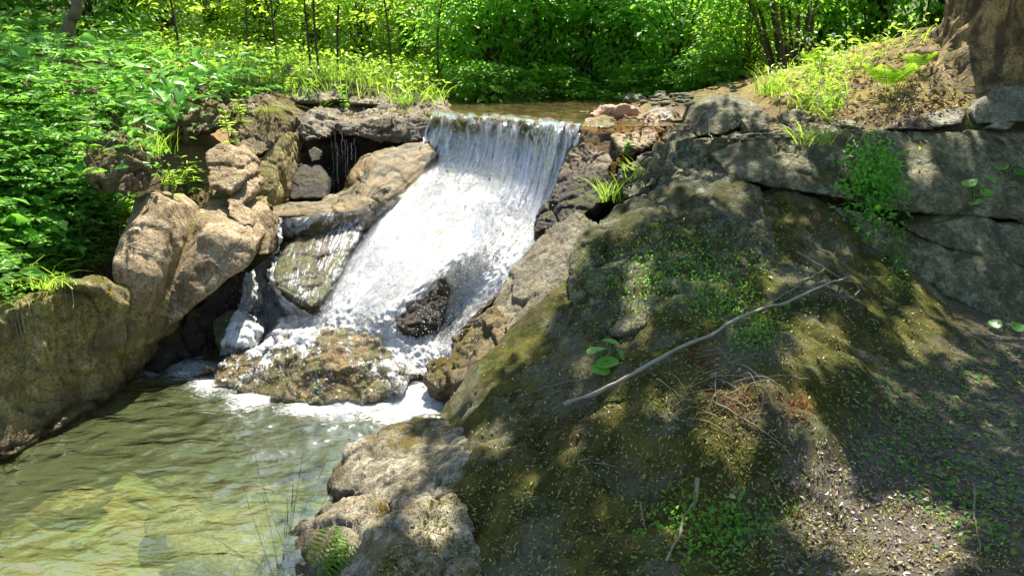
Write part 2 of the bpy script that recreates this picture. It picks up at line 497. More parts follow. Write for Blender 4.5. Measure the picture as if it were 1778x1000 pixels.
def pool_water(name, tint, murk, murkc, wave=1.0, refl=2.8, rough=.04):
    b = NB(name)
    p = b.pos()
    pv = b.vmul(p, (1, 1.7, 1))
    n1 = b.noise(3.6, 2, .5, vec=pv, dist=.8); n2 = b.noise(13, 2, .55, vec=pv, dist=.5); n3 = b.noise(55, 2, .6, vec=pv)
    fo = b.attr('foam')
    amp = b.math('ADD', .55, fo)
    h = b.math('ADD', b.math('MULTIPLY', n1, 1.5), b.math('ADD', b.math('MULTIPLY', n2, .42), b.math('MULTIPLY', n3, .07)))
    h = b.math('MULTIPLY', h, amp)
    nrm = b.bump(h, 1.0 * wave, .05)
    tr = b.n('BsdfTransparent'); b.put(tr.inputs[0], tint)
    df = b.n('BsdfDiffuse'); b.put(df.inputs[0], murkc)
    body = b.mixsh(murk, tr.outputs[0], df.outputs[0])
    gl = b.n('BsdfGlossy'); b.put(gl.inputs['Roughness'], rough); b.put(gl.inputs['Normal'], nrm); b.put(gl.inputs[0], (1, 1, 1))
    fr = b.n('Fresnel'); fr.inputs[0].default_value = 1.36; b.put(fr.inputs['Normal'], nrm)
    wat = b.mixsh(b.math('MULTIPLY', fr.outputs[0], refl, clamp=True), body, gl.outputs[0])
    fn = b.math('ADD', b.math('MULTIPLY', b.noise(7, 6, .8, vec=pv, dist=1.5), .6), b.math('MULTIPLY', b.noise(48, 4, .85), .4))
    ff = b.math('MULTIPLY', b.math('SUBTRACT', fn, b.rng(fo, 0, 1, .78, .34)), 6.0, clamp=True)
    foam = b.pbr(b.mix(b.rng(b.noise(95, 3, .8), .3, .7), (.5, .53, .54), (.84, .85, .85)), .35, b.bump(b.noise(70, 3, .8), 1.0, .02), .5)
    return b.done(b.mixsh(ff, wat, foam))
def film_water():
    b = NB('water_film')
    u, v = b.attr('fu'), b.attr('fv'); den = b.attr('den')
    w1 = b.noise(1.0, 4, .7, vec=b.comb(b.math('MULTIPLY', u, 60), b.math('MULTIPLY', v, 14), 0.0), dist=.6)
    g = b.noise(90, 3, .8)
    s = b.math('ADD', b.math('MULTIPLY', w1, .6), b.math('MULTIPLY', g, .4))
    f = b.math('MULTIPLY', b.math('SUBTRACT', s, b.rng(den, 0, 1, .72, .36)), 12.0, clamp=True)
    nrm = b.bump(b.math('ADD', w1, b.math('MULTIPLY', g, .6)), 1.0, .03)
    white = b.pbr((.85, .86, .86), .25, nrm, .5)
    tr = b.n('BsdfTransparent'); b.put(tr.inputs[0], (.93, .90, .82))
    gl = b.n('BsdfGlossy'); b.put(gl.inputs['Roughness'], .05); b.put(gl.inputs['Normal'], nrm); b.put(gl.inputs[0], (1, 1, 1))
    fr = b.n('Fresnel'); fr.inputs[0].default_value = 1.30; b.put(fr.inputs['Normal'], nrm)
    return b.done(b.mixsh(f, b.mixsh(b.math('MULTIPLY', fr.outputs[0], .28), tr.outputs[0], gl.outputs[0]), white))
M['film'] = film_water()
M['pool'] = pool_water('pool_water', (.80, .87, .66), .32, (.15, .18, .075), wave=.55, refl=3.8)
M['stream'] = pool_water('stream_water', (.85, .70, .48), .38, (.38, .26, .12), wave=.5, refl=1.5)

M['wood_pale'] = plain_mat('weathered_wood', (.40, .31, .21), (.24, .17, .11), 40, .8)
M['wood_red'] = plain_mat('reddish_wood', (.46, .28, .18), (.32, .19, .12), 30, .8)
M['bark'] = rock_mat('mossy_bark', (.46, .30, .12), (.29, .195, .085), (.60, .42, .19), moss=.25, mossc=((.07, .075, .012), (.2, .18, .04)), band=((8, 8, 1.0), (.05, .035, .02), .8), bump=1.0)
M['bark_dark'] = plain_mat('dark_bark', (.055, .042, .028), (.10, .08, .05), 25, .9)
M['bark_olive'] = plain_mat('olive_bark', (.10, .085, .045), (.18, .155, .08), 14, .85)
M['twig'] = plain_mat('grey_green_twig', (.12, .115, .07), (.22, .2, .13), 30, .75)
M['stick'] = plain_mat('grey_stick', (.22, .21, .15), (.36, .33, .25), 30, .75)
M['twig_pale'] = plain_mat('dry_twig', (.20, .15, .10), (.34, .28, .2), 30, .8)
M['stemgreen'] = plain_mat('green_stem', (.10, .17, .03), (.17, .25, .05), 30, .6)
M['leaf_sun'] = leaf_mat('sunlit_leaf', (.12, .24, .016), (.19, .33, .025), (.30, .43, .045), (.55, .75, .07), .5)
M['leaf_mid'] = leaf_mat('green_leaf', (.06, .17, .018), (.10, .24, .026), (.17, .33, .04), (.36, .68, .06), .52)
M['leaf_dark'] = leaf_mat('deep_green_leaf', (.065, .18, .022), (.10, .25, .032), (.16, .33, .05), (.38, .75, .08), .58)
M['leaf_fresh'] = leaf_mat('fresh_leaf', (.08, .25, .03), (.12, .34, .04), (.2, .45, .06), (.3, .65, .08), .42)
M['leaf_herb'] = leaf_mat('herb_leaf', (.05, .16, .02), (.09, .235, .035), (.15, .32, .05), (.28, .58, .06), .44)
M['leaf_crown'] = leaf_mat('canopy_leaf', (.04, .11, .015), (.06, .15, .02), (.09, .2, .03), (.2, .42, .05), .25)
M['grass'] = leaf_mat('grass_blade', (.10, .22, .02), (.18, .32, .03), (.30, .43, .06), (.5, .7, .08), .46)
M['grass_dark'] = leaf_mat('sedge_blade', (.012, .03, .008), (.02, .045, .012), (.03, .06, .014), (.05, .12, .02), .15, rough=.6)
M['moss_tip'] = leaf_mat('moss_tip', (.05, .06, .008), (.14, .13, .016), (.30, .25, .03), (.3, .28, .05), .25, rough=.8)
M['litter'] = leaf_mat('fallen_bud_scale', (.16, .17, .035), (.30, .31, .08), (.48, .47, .18), (.3, .3, .08), .2)
M['litter_brown'] = leaf_mat('dead_leaf', (.06, .035, .018), (.14, .085, .045), (.27, .19, .12), (.2, .1, .04), .15, rough=.6)
M['litter_wet'] = leaf_mat('wet_dead_leaf', (.07, .045, .038), (.19, .14, .12), (.34, .27, .24), (.2, .1, .04), .1, rough=.3)
M['litter_red'] = leaf_mat('red_catkin', (.16, .04, .018), (.26, .085, .04), (.36, .17, .09), (.3, .1, .04), .2)
M['yellow'] = plain_mat('yellow_petal', (.75, .5, .02), (.8, .6, .04), 60, .6)
M['white_fluff'] = plain_mat('seed_fluff', (.7, .7, .66), (.82, .82, .78), 60, .9)

# ================================================================== terrain
def rbf(C, kernel, lam=0.0):
    C = np.asarray(C, float)
    XY, Z = C[:, :2], C[:, 2]
    def phi(r):
        return r if kernel == 'lin' else np.where(r > 1e-9, r * r * np.log(np.maximum(r, 1e-9)), 0)
    n = len(C)
    A = np.zeros((n + 3, n + 3))
    A[:n, :n] = phi(np.linalg.norm(XY[:, None] - XY[None], axis=2)) + (lam * np.eye(n) if kernel != 'lin' else -lam * np.eye(n))
    A[:n, n] = 1; A[:n, n + 1:] = XY; A[n, :n] = 1; A[n + 1:, :n] = XY.T
    w = np.linalg.solve(A, np.concatenate([Z, [0, 0, 0]]))
    def f(q):
        q = np.asarray(q, float)
        out = np.empty(len(q))
        for i in range(0, len(q), 20000):
            s = q[i:i + 20000]
            out[i:i + 20000] = phi(np.linalg.norm(s[:, None] - XY[None], axis=2)) @ w[:n] + w[n] + s @ w[n + 1:]
        return out
    return f
G = [(-1.7, 3.2, -.50), (-2.2, 3.9, -.42), (-1.3, 4.0, -.36), (-1.0, 4.6, -.28), (-.95, 2.6, -.40), (-1.9, 2.0, -.55), (-1.5, 0, -.55), (-1.5, -3, -.5), (-.6, 5.0, -.2), (-1.3, 5.4, -.2), (-2.0, 5.1, -.3), (-.3, 5.4, -.2), (-1.75, 5.6, -.1),
     (.5, 1.8, .0), (1.5, 1.8, .25), (2, 2.5, .3), (2.3, 4.3, .3), (3.5, 3, .3), (4, 1, .35), (.3, 0, .2), (0, -3, .2), (4, -3, .3), (.6, 4.4, .2), (1.3, 4.6, .4), (.2, 4.0, -.1), (.5, 5.3, .2),
     (-3.25, 3.3, .4), (-3.15, 4.0, .6), (-3.05, 4.7, .85), (-2.85, 5.2, 1.05), (-2.6, 4.1, -.35), (-2.5, 4.7, -.35), (-2.8, 3.4, -.35), (-2.3, 5.2, -.25), (-2.5, 5.9, 1.15), (-2.35, 6.6, 1.25), (-3.3, 4.3, 1.25), (-3.5, 5.2, 1.6), (-4.5, 5, 2.05), (-4, 3, 1.4), (-5, 2, 1.6), (-3.4, 7, 1.75), (-2.9, 6.0, 1.45), (-2.6, 7.3, 1.55), (-4, 1, 1.2), (-3.6, 2.2, .9), (-2.9, 2.4, .3), (-3, 0, .5),
     (-2.1, 8.1, 1.60), (-1.5, 8.25, 1.66), (-.95, 8.3, 1.60), (-3, 9, 1.78), (-2, 9.6, 1.74), (-6, 8, 2.4), (-1.2, 8.9, 1.66), (-1.0, 9.8, 1.62),
     (-1.75, 6.6, .5), (-1.5, 7.55, .45), (-1.9, 7.5, .5), (-1.1, 7.5, .45), (-1.2, 6.6, .4), (-1.9, 6.2, .35), (-.6, 6.2, .2), (-.2, 5.8, .15), (.2, 6.0, .3), (-.9, 6.7, .3), (-.5, 7.0, .5), (.1, 6.45, .5), (-.6, 7.75, 1.2), (.0, 7.25, 1.25), (.4, 6.65, 1.25), (.75, 6.2, 1.2),
     (-.1, 8.3, 1.38), (.3, 7.6, 1.38), (.2, 9.2, 1.38), (.8, 9.6, 1.4), (1.6, 10.2, 1.42), (-.5, 8.9, 1.42), (0, 10.3, 1.63), (1.2, 10.9, 1.66), (1.0, 8.4, 1.45), (1.6, 9.2, 1.56), (1.4, 7.9, 1.57), (1.05, 7.2, 1.5),
     (1.2, 5.6, 1.2), (2.2, 5.3, 1.38), (3.3, 5.5, 1.40), (4.4, 5.6, 1.42), (1.5, 6.6, 1.47), (2.0, 6.1, 1.47), (2.4, 7.2, 1.72), (2.7, 6.9, 1.88), (3.8, 7.3, 2.28), (3.0, 6.15, 1.76), (3.4, 6.3, 1.86), (4.3, 6.4, 1.9), (2.4, 8.8, 1.75), (3.5, 9, 2.0), (5, 8, 2.4),
     (2.4, 4.95, .7), (1.6, 4.95, .8), (3.4, 5.1, .8),
     (0, 14, 2.2), (-4, 13, 2.3), (4, 13, 2.2), (0, 20, 4), (-8, 14, 3.4), (8, 14, 3.4), (0, 40, 14), (-30, 30, 13), (30, 30, 14), (-10, 5, 3.6), (10, 5, 4), (-10, -5, 2.5), (10, -5, 3), (0, -12, .5), (-40, 0, 10), (40, 0, 12), (0, 70, 24), (-50, 60, 24), (50, 60, 24), (0, -40, 3), (-40, -40, 8), (40, -40, 8)]
ground_h = rbf(G, 'lin', .02)
def axis(lo, hi, c0, c1, fine, grow=1.16):
    a = list(np.arange(c0, c1, fine))
    s, x = fine, c0
    while x > lo: s *= grow; x -= s; a.insert(0, x)
    s, x = fine, a[-1]
    while x < hi: s *= grow; x += s; a.append(x)
    return np.array(a)
gx = axis(-60, 60, -5.0, 5.0, .045); gy = axis(-45, 80, 1.5, 11.5, .045)
XX, YY = np.meshgrid(gx, gy)
q = np.stack([XX.ravel(), YY.ravel()], 1)
gz = ground_h(q)
p3 = np.concatenate([q, np.zeros((len(q), 1))], 1)
gz += .05 * fbm(p3 * 1.6, 4) + .02 * fbm(p3 * 7, 3)
GV = np.concatenate([q, gz[:, None]], 1)
GF = grid_faces(len(gy), len(gx))
ground = obj('ground', GV, GF, M['soil'], is_solid=True)
tag(ground, 'brown soil, banks and stream bed under the plants', 'ground', kind='structure')

# moss covered slope of rock in the right foreground
S = [(1350, 335, 5.05), (1400, 400, 4.8), (1500, 440, 4.8), (1600, 500, 4.75), (1690, 560, 4.6), (1778, 600, 4.25), (1850, 650, 3.95), (1450, 380, 5.0), (1560, 430, 5.05), (1700, 500, 5.05),
     (1400, 500, 4.2), (1500, 600, 3.85), (1400, 590, 3.65), (1300, 650, 3.3), (1200, 600, 3.52), (1650, 700, 3.55), (1500, 750, 3.2), (1350, 800, 2.95), (1200, 800, 3.0), (1050, 800, 3.15), (950, 750, 3.5), (870, 700, 3.82), (900, 620, 4.15), (850, 800, 3.45), (1000, 700, 3.55), (1100, 700, 3.35),
     (900, 900, 3.1), (850, 1000, 2.85), (1000, 1000, 2.75), (1200, 1000, 2.6), (1400, 1000, 2.5), (1600, 1000, 2.42), (1778, 1000, 2.4), (1778, 800, 3.1), (1600, 850, 2.95), (1450, 900, 2.8), (1300, 900, 2.8), (1100, 900, 2.95), (960, 590, 4.15), (1000, 480, 4.6), (1150, 470, 4.5), (1250, 420, 4.8), (1100, 560, 3.85), (830, 640, 4.25),
     (810, 760, 3.78), (775, 715, 4.35)]
SW = [P(*s) for s in S] + [np.array(a) for a in [(-1.1, 3.0, -.5), (-.75, 3.7, -.45), (-.75, 4.5, -.6), (-.45, 5.0, -.6), (-.1, 5.3, -.35), (.2, 5.45, -.2), (.7, 5.6, .1), (-.9, 2.2, -.4), (-.8, 1.0, -.4), (-.6, -.3, -.2),
     (.3, 1.5, .3), (1.2, 1.2, .45), (2.2, 1.2, .5), (3.6, 1.2, .5), (4.6, 2.5, .5), (4.6, 4.4, .5), (3.4, 3.6, .52), (.6, -.3, .35), (2.4, -.3, .5), (4.6, -.3, .5), (1.4, 5.7, .8), (2.6, 5.6, .6), (4.6, 5.7, .55)]]
slope_h = rbf(SW, 'tps', .004)
sx, sy = np.arange(-1.1, 4.6, .0155), np.arange(.4, 5.75, .0155)
XX, YY = np.meshgrid(sx, sy)
q = np.stack([XX.ravel(), YY.ravel()], 1)
sz = slope_h(q)
p3 = np.concatenate([q, sz[:, None]], 1)
flat = np.clip((q[:, 0] - 1.2) / .5, 0, 1) * np.clip((.68 - sz) / .1, 0, 1)
sz += (1 - .55 * flat) * (.045 * fbm(p3 * 1.9, 3) + .012 * ridge(p3 * np.array([3.2, 3.2, 3.2]) + 5, 3) + .022 * facets(p3, .42, 5) + .010 * facets(p3, .15, 9)) + (1 - .7 * flat) * (.030 * np.abs(perlin(p3 * 4.3)) + .020 * np.abs(perlin(p3 * 9.7 + 3)) + .010 * np.abs(perlin(p3 * 22))) + .007 * fbm(p3 * 14, 3) + .004 * fbm(p3 * 45, 2)
SV = np.concatenate([q, sz[:, None]], 1)
slope = obj('mossy_rock_slope', SV, grid_faces(len(sy), len(sx)), M['slope'], is_solid=True)
tag(slope, 'broad dark mossy rock slope littered with twigs and bud scales, right foreground', 'rock slope', kind='structure')

# ================================================================== rocks
DG = None
def remesh(hulls, vox):
    bm = bmesh.new()
    for pts in hulls:
        vs_ = [bm.verts.new(p) for p in pts]
        r = bmesh.ops.convex_hull(bm, input=vs_)
        junk = list({g for g in r['geom_interior'] + r['geom_unused'] if isinstance(g, bmesh.types.BMVert)})
        if junk: bmesh.ops.delete(bm, geom=junk, context='VERTS')
    me = bpy.data.meshes.new('tmp'); bm.to_mesh(me); bm.free()
    o = bpy.data.objects.new('tmp', me); COL.objects.link(o)
    md = o.modifiers.new('r', 'REMESH'); md.mode = 'VOXEL'; md.voxel_size = vox; md.adaptivity = 0
    dg = bpy.context.evaluated_depsgraph_get()
    ev = o.evaluated_get(dg).to_mesh()
    V = np.empty(len(ev.vertices) * 3); ev.vertices.foreach_get('co', V)
    F = np.empty(len(ev.polygons) * 4, dtype=np.int32); ev.polygons.foreach_get('vertices', F)
    o.evaluated_get(dg).to_mesh_clear()
    bpy.data.objects.remove(o); bpy.data.meshes.remove(me)
    return V.reshape(-1, 3), F.reshape(-1, 4)
def hp(pts, dep=.35, down=.12, shrink=.85):
    A = np.array([P(*p) for p in pts])
    c = A.mean(0)
    B = c + (A - c) * shrink + np.array([0, dep, -down])
    return np.concatenate([A, B])
_rs = [0]
def rock(label, mat, hulls, vox=.025, smooth=6, amp=.02, freq=3.0, rid=.5, strata=0.0, name='boulder', cat='rock', group=None, kind=None, solid_=True):
    _rs[0] += 1
    V, F = remesh(hulls, vox)
    V = smooth_mesh(V, F, max(1, int(smooth * .6)))
    n = normals(V, F)
    off = _rs[0] * 3.7
    d = amp * (.5 * fbm(V * freq + off, 3) + (.25 + rid) * 1.2 * facets(V, 1.1 / freq, _rs[0]) + (.15 + rid) * .5 * facets(V, .36 / freq, _rs[0] + 40)) + amp * .3 * fbm(V * freq * 5 + off, 3) + .0022 * fbm(V * 55, 2)
    if strata:
        w = (V[:, 2] + .35 * V[:, 0]) * 16 + 3.5 * fbm(V * 2.2 + off, 3)
        d += strata * (np.abs((w % 1.0) - .5) * 2 - .5)
    V = V + n * d[:, None]
    c = V.mean(0).copy(); c[2] = V[:, 2].min()
    o = obj(name, V, F, M[mat], origin=c, is_solid=solid_)
    return tag(o, label, cat, group, kind)

# --- big mossy dome and the rocks round it
rock('large domed boulder with mossy top rising from the middle of the slope', 'rock_dome', [
    hp([(1000, 405, 4.75), (1060, 352, 5.0), (1180, 306, 5.15), (1262, 302, 5.15), (1325, 330, 5.0), (1350, 420, 4.55), (1290, 470, 4.25), (1100, 575, 3.75), (985, 600, 3.95), (1010, 480, 4.5), (1150, 380, 4.65), (1230, 350, 4.75), (1200, 440, 4.3)], .35, .45, .8)], .016, 10, .035, 2.6, .6)
rock('smooth wet rock with blue sheen beside the right edge of the waterfall', 'rock_wet', [
    hp([(1000, 362, 5.35), (1032, 378, 5.2), (1025, 470, 4.75), (1005, 520, 4.55), (930, 560, 4.55), (850, 600, 4.75), (838, 560, 5.05), (872, 490, 5.25), (925, 425, 5.45), (960, 385, 5.5), (950, 470, 4.95)], .3, .5, .8)], .016, 8, .02, 3.5, .5)
rock('ochre mossy rock shoulder falling to the foam at the cascade foot', 'rock_moss_gold', [
    hp([(855, 530, 4.9), (885, 545, 4.75), (880, 610, 4.35), (840, 655, 4.25), (790, 672, 4.5), (772, 640, 4.75), (785, 585, 5.0)], .3, .4, .85)], .016, 6, .025, 4, .8)
rock('small green mossy rock standing in foam beside the ochre shoulder', 'rock_moss_gold', [
    hp([(742, 625, 4.95), (765, 612, 4.95), (792, 625, 4.9), (790, 672, 4.7), (755, 676, 4.75), (738, 655, 4.85)], .2, .3)], .014, 5, .02, 6, .8)
rock('grey boulder with brown moss patch at the edge of the pool', 'rock_front', [
    hp([(563, 850, 3.85), (600, 775, 4.05), (680, 737, 4.1), (765, 716, 4.15), (815, 742, 3.85), (830, 800, 3.5), (800, 850, 3.3), (700, 885, 3.3), (630, 860, 3.55), (690, 790, 3.72)], .25, .5)], .015, 9, .03, 3.2, .6)
rock('pale sunlit rock at the waterside in the bottom corner of the slope', 'rock_front', [
    hp([(498, 945, 3.5), (545, 878, 3.65), (640, 846, 3.55), (690, 880, 3.3), (660, 940, 3.1), (560, 1010, 3.05), (495, 1010, 3.25), (590, 890, 3.45)], .2, .5)], .014, 7, .028, 4.0, .7)
rock('dark grey boulder with golden moss cushion at the bottom edge', 'rock_front', [
    hp([(575, 970, 3.12), (680, 892, 3.18), (790, 842, 3.28), (812, 872, 3.2), (835, 960, 2.95), (830, 1040, 2.75), (580, 1040, 2.88), (700, 930, 3.02)], .2, .5)], .014, 8, .028, 3.6, .6)
# --- stone ledge (cliff) behind the slope, three cracked blocks and a spur
CL = 'blocks of the stone ledge'
rock('long upper block of the grey stone ledge with flat top', 'rock_cliff', [
    hp([(1235, 272, 5.3), (1300, 242, 5.35), (1460, 229, 5.35), (1620, 228, 5.45), (1778, 227, 5.6), (1950, 224, 5.8), (1950, 400, 5.2), (1778, 380, 5.1), (1640, 362, 5.05), (1560, 368, 5.0), (1440, 342, 5.0), (1340, 316, 5.05), (1270, 310, 5.1)], .7, .0, 1.0)], .02, 4, 0.026, 1.7, .45, group=CL)
rock('middle block of the stone ledge between the two long cracks', 'rock_cliff', [
    hp([(1563, 388, 4.98), (1650, 372, 5.0), (1778, 392, 5.05), (1950, 410, 5.15), (1950, 500, 5.0), (1778, 466, 4.92), (1660, 436, 4.9), (1592, 412, 4.92)], .6, .0, 1.0)], .018, 4, 0.021, 1.7, .45, group=CL)
rock('lowest block of the stone ledge where it meets the dark ground', 'rock_cliff', [
    hp([(1440, 352, 5.0), (1562, 390, 4.98), (1600, 420, 4.95), (1778, 474, 4.92), (1950, 510, 4.95), (1950, 640, 4.6), (1778, 570, 4.62), (1690, 545, 4.72), (1600, 482, 4.82), (1500, 425, 4.92)], .6, .1, 1.0)], .018, 4, 0.022, 1.7, .45, group=CL)
rock('rough mossy spur at the waterfall end of the stone ledge', 'rock_cliff', [
    hp([(1092, 282, 5.4), (1130, 258, 5.5), (1230, 250, 5.5), (1300, 243, 5.45), (1290, 300, 5.2), (1180, 330, 5.15), (1085, 345, 5.2), (1070, 310, 5.3)], .5, .2, .95)], .017, 3, .04, 3.4, 1.0, group=CL)
# --- loose rocks on the ledge and under the tree
rock('big grey boulder with tilted sunlit top on the ledge above the waterfall', 'rock_grey', [
    hp([(1188, 216, 6.0), (1202, 184, 6.05), (1247, 161, 6.1), (1300, 166, 6.1), (1333, 190, 5.95), (1312, 207, 5.85), (1255, 236, 5.75), (1205, 237, 5.8), (1240, 190, 5.9)], .45, .05, .85)], .016, 5, .018, 3.5, .5)
rock('small angular dark grey rock in front of the tilted boulder', 'rock_grey', [
    hp([(1287, 207, 5.75), (1312, 194, 5.8), (1341, 204, 5.75), (1338, 226, 5.65), (1300, 232, 5.62)], .2, .04)], .012, 4, .012, 6, .5)
rock('grey rock behind the grass tuft on the ledge', 'rock_grey', [
    hp([(1358, 192, 5.95), (1400, 187, 6.0), (1413, 205, 5.9), (1385, 222, 5.8), (1360, 215, 5.85)], .2, .04)], .014, 4, .014, 5, .5)
rock('rounded pale grey rock under the grass tuft at the ledge edge', 'rock_slab', [
    hp([(1352, 228, 5.5), (1395, 210, 5.55), (1424, 222, 5.5), (1412, 246, 5.35), (1356, 248, 5.38)], .25, .05)], .014, 5, .012, 5, .4)
rock('low grey rock on the stream side of the tilted boulder', 'rock_grey', [
    hp([(1150, 243, 5.75), (1165, 218, 5.85), (1198, 212, 5.9), (1215, 238, 5.7), (1180, 252, 5.6)], .3, .05)], .014, 5, .016, 5, .5)
rock('large smooth rounded boulder by the tree roots', 'rock_slab', [
    hp([(1684, 192, 5.65), (1702, 170, 5.7), (1745, 150, 5.75), (1790, 143, 5.8), (1860, 160, 5.8), (1860, 205, 5.6), (1760, 212, 5.5), (1698, 218, 5.55)], .45, .04)], .018, 9, .012, 3, .3)
rock('flat grey-green slab lying between brown rock and rounded boulder', 'rock_slab', [
    hp([(1598, 200, 5.65), (1640, 190, 5.7), (1682, 188, 5.7), (1672, 214, 5.5), (1604, 224, 5.45)], .18, .05)], .012, 3, .008, 5, .4)
rock('rust brown pointed rock on the ledge next to the flat slab', 'rock_brown', [
    hp([(1543, 224, 5.45), (1578, 195, 5.55), (1600, 198, 5.55), (1624, 224, 5.42)], .18, .04)], .012, 4, .01, 6, .5)
rock('dark lichen spotted rock wedged under the tree trunk', 'rock_grey', [
    hp([(1702, 150, 5.95), (1718, 90, 6.0), (1760, 74, 6.05), (1830, 85, 6.1), (1830, 160, 5.9), (1715, 158, 5.85)], .3, .05)], .016, 4, .025, 4, .7)
rock('sloping pale slab leaning below the tree roots', 'rock_slab', [
    hp([(1590, 176, 6.05), (1640, 150, 6.2), (1702, 146, 6.15), (1692, 182, 5.8), (1600, 196, 5.78)], .15, .08)], .014, 3, .016, 5, .8)
rock('small flat stone at the foot of the rounded boulder', 'rock_slab', [
    hp([(1715, 222, 5.42), (1740, 209, 5.45), (1765, 215, 5.45), (1750, 226, 5.38)], .1, .02)], .009, 4, .005, 8, .4)
rock('pale stone slab half sunk in leaves left of the fern', 'rock_slab', [
    hp([(1488, 172, 6.2), (1515, 160, 6.3), (1530, 172, 6.2), (1500, 182, 6.1)], .12, .03)], .01, 4, .007, 7, .4)
# --- beside the lip on the right
rock('brown layered wet rock at the right end of the waterfall lip', 'rock_brown', [
    hp([(1003, 224, 6.1), (1062, 226, 6.0), (1085, 262, 5.8), (1050, 300, 5.65), (985, 345, 5.7), (955, 352, 5.85), (968, 300, 5.98)], .45, .1, .9)], .012, 3, .028, 2.4, .55, strata=.007)
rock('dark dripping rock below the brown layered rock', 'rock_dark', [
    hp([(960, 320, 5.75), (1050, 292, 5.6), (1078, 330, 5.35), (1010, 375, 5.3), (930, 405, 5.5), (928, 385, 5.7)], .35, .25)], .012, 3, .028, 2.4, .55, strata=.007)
rock('tan flat topped rock beside the driftwood on the stream edge', 'rock_tan', [
    hp([(1058, 232, 5.85), (1090, 222, 5.95), (1132, 216, 6.0), (1142, 240, 5.8), (1120, 262, 5.6), (1080, 268, 5.65)], .3, .05)], .014, 4, .018, 5, .6)
rock('flat yellowish stone at the stream edge under the driftwood', 'rock_tan', [
    hp([(1014, 206, 6.3), (1040, 199, 6.4), (1068, 203, 6.3), (1062, 214, 6.2), (1016, 218, 6.18)], .2, .03)], .01, 3, .008, 7, .4)
rock('thin grey flagstone resting on the lip below the yellowish stone', 'rock_slab', [
    hp([(1036, 218, 6.08), (1062, 210, 6.15), (1074, 216, 6.1), (1060, 222, 6.0), (1038, 223, 6.02)], .12, .02)], .009, 3, .006, 7, .4)
rock('pale rounded limestone behind the driftwood', 'rock_pale', [
    hp([(1118, 200, 6.5), (1140, 187, 6.55), (1168, 192, 6.5), (1172, 206, 6.35), (1130, 214, 6.3)], .25, .03)], .012, 5, .012, 6, .4)
rock('upright yellowish stone leaning on the pale limestone', 'rock_tan', [
    hp([(1118, 214, 6.1), (1128, 194, 6.2), (1140, 200, 6.2), (1156, 228, 5.95), (1140, 232, 5.92)], .08, .03)], .009, 3, .007, 7, .4)
# --- flat loose stones trailing from the lip along the ledge
for x0, y0, w, h, t, mt, lab in [(1232, 246, 40, 12, 5.6, 'rock_slab', 'flat pale stone below the tilted boulder'), (1268, 250, 30, 9, 5.5, 'rock_tan', 'thin tan flagstone right of the flat pale stone'), (1340, 240, 28, 9, 5.5, 'rock_slab', 'little flat stone left of the pale rounded rock'),
                                 (1178, 205, 30, 10, 6.3, 'rock_tan', 'tan flat stone between limestone and tilted boulder'), (1470, 214, 44, 10, 5.6, 'rock_slab', 'flat slab half buried in leaves above the ledge edge'), (1512, 206, 34, 12, 5.8, 'rock_tan', 'tan flat stone left of the rust brown rock'),
                                 (1095, 248, 26, 12, 5.7, 'rock_tan', 'tan broken stone wedged beside the grass tuft'), (1160, 190, 24, 9, 6.8, 'rock_slab', 'pale flat stone behind the upright stone'), (1440, 190, 36, 12, 6.1, 'rock_tan', 'tan stone poking from the grass above the ledge')]:
    hw, hh = w / 2, h / 2
    rock(lab, mt, [hp([(x0 - hw, y0 + hh * .3, t), (x0 - hw * .6, y0 - hh, t + .08), (x0 + hw * .5, y0 - hh * .9, t + .08), (x0 + hw, y0 + hh * .1, t), (x0 + hw * .5, y0 + hh, t - .08), (x0 - hw * .6, y0 + hh, t - .08)], .14, .04)], .01, 3, .008, 6, .5, group='loose flat stones on the ledge')
# --- left bank
rock('broad hollowed rock face at the left edge above the pool', 'rock_left', [
    hp([(-120, 560, 4.1), (0, 545, 4.15), (120, 492, 4.5), (215, 500, 4.85), (250, 560, 5.0), (246, 640, 5.1), (195, 692, 4.95), (75, 748, 4.4), (-20, 800, 4.15), (-150, 840, 3.9), (60, 620, 4.45), (150, 600, 4.75)], .6, .1, .95),
    hp([(-140, 690, 3.95), (20, 665, 4.3), (120, 660, 4.6), (200, 680, 4.85), (130, 735, 4.6), (20, 800, 4.1), (-150, 880, 3.7)], .4, .1, .9)], .019, 6, .055, 2.1, .42)
rock('tall folded tan rock pillar in the middle of the left bank', 'rock_tan', [
    hp([(232, 345, 5.25), (268, 328, 5.3), (296, 352, 5.2), (292, 410, 5.1), (268, 480, 4.95), (240, 560, 4.95), (205, 520, 4.85), (195, 460, 4.8), (222, 400, 4.95)], .5, .1, .95)], .015, 5, .032, 1.5, .12)
rock('yellowish mossy rock hollow between the pillar and the angular boulder', 'rock_left', [
    hp([(285, 420, 5.35), (340, 370, 5.5), (350, 430, 5.4), (330, 510, 5.25), (255, 600, 5.1), (240, 560, 5.05), (262, 490, 5.1)], .5, .1, .95)], .015, 5, .032, 1.5, .12)
rock('large angular tan boulder overhanging the pool on the left bank', 'rock_tan', [
    hp([(340, 362, 5.6), (372, 356, 5.65), (430, 382, 5.6), (444, 425, 5.45), (432, 458, 5.4), (345, 515, 5.2), (290, 570, 5.12), (282, 540, 5.15), (318, 470, 5.2), (352, 400, 5.3)], .5, -.05, .95)], .014, 4, .02, 2.0, .25)
rock('rough brown earthy block jutting from the plants on the left bank', 'rock_moss_gold', [
    hp([(148, 255, 5.15), (165, 240, 5.25), (205, 236, 5.25), (240, 254, 5.15), (240, 305, 5.05), (218, 338, 4.95), (160, 325, 4.95)], .4, .0, .95)], .015, 5, .035, 4, .9)
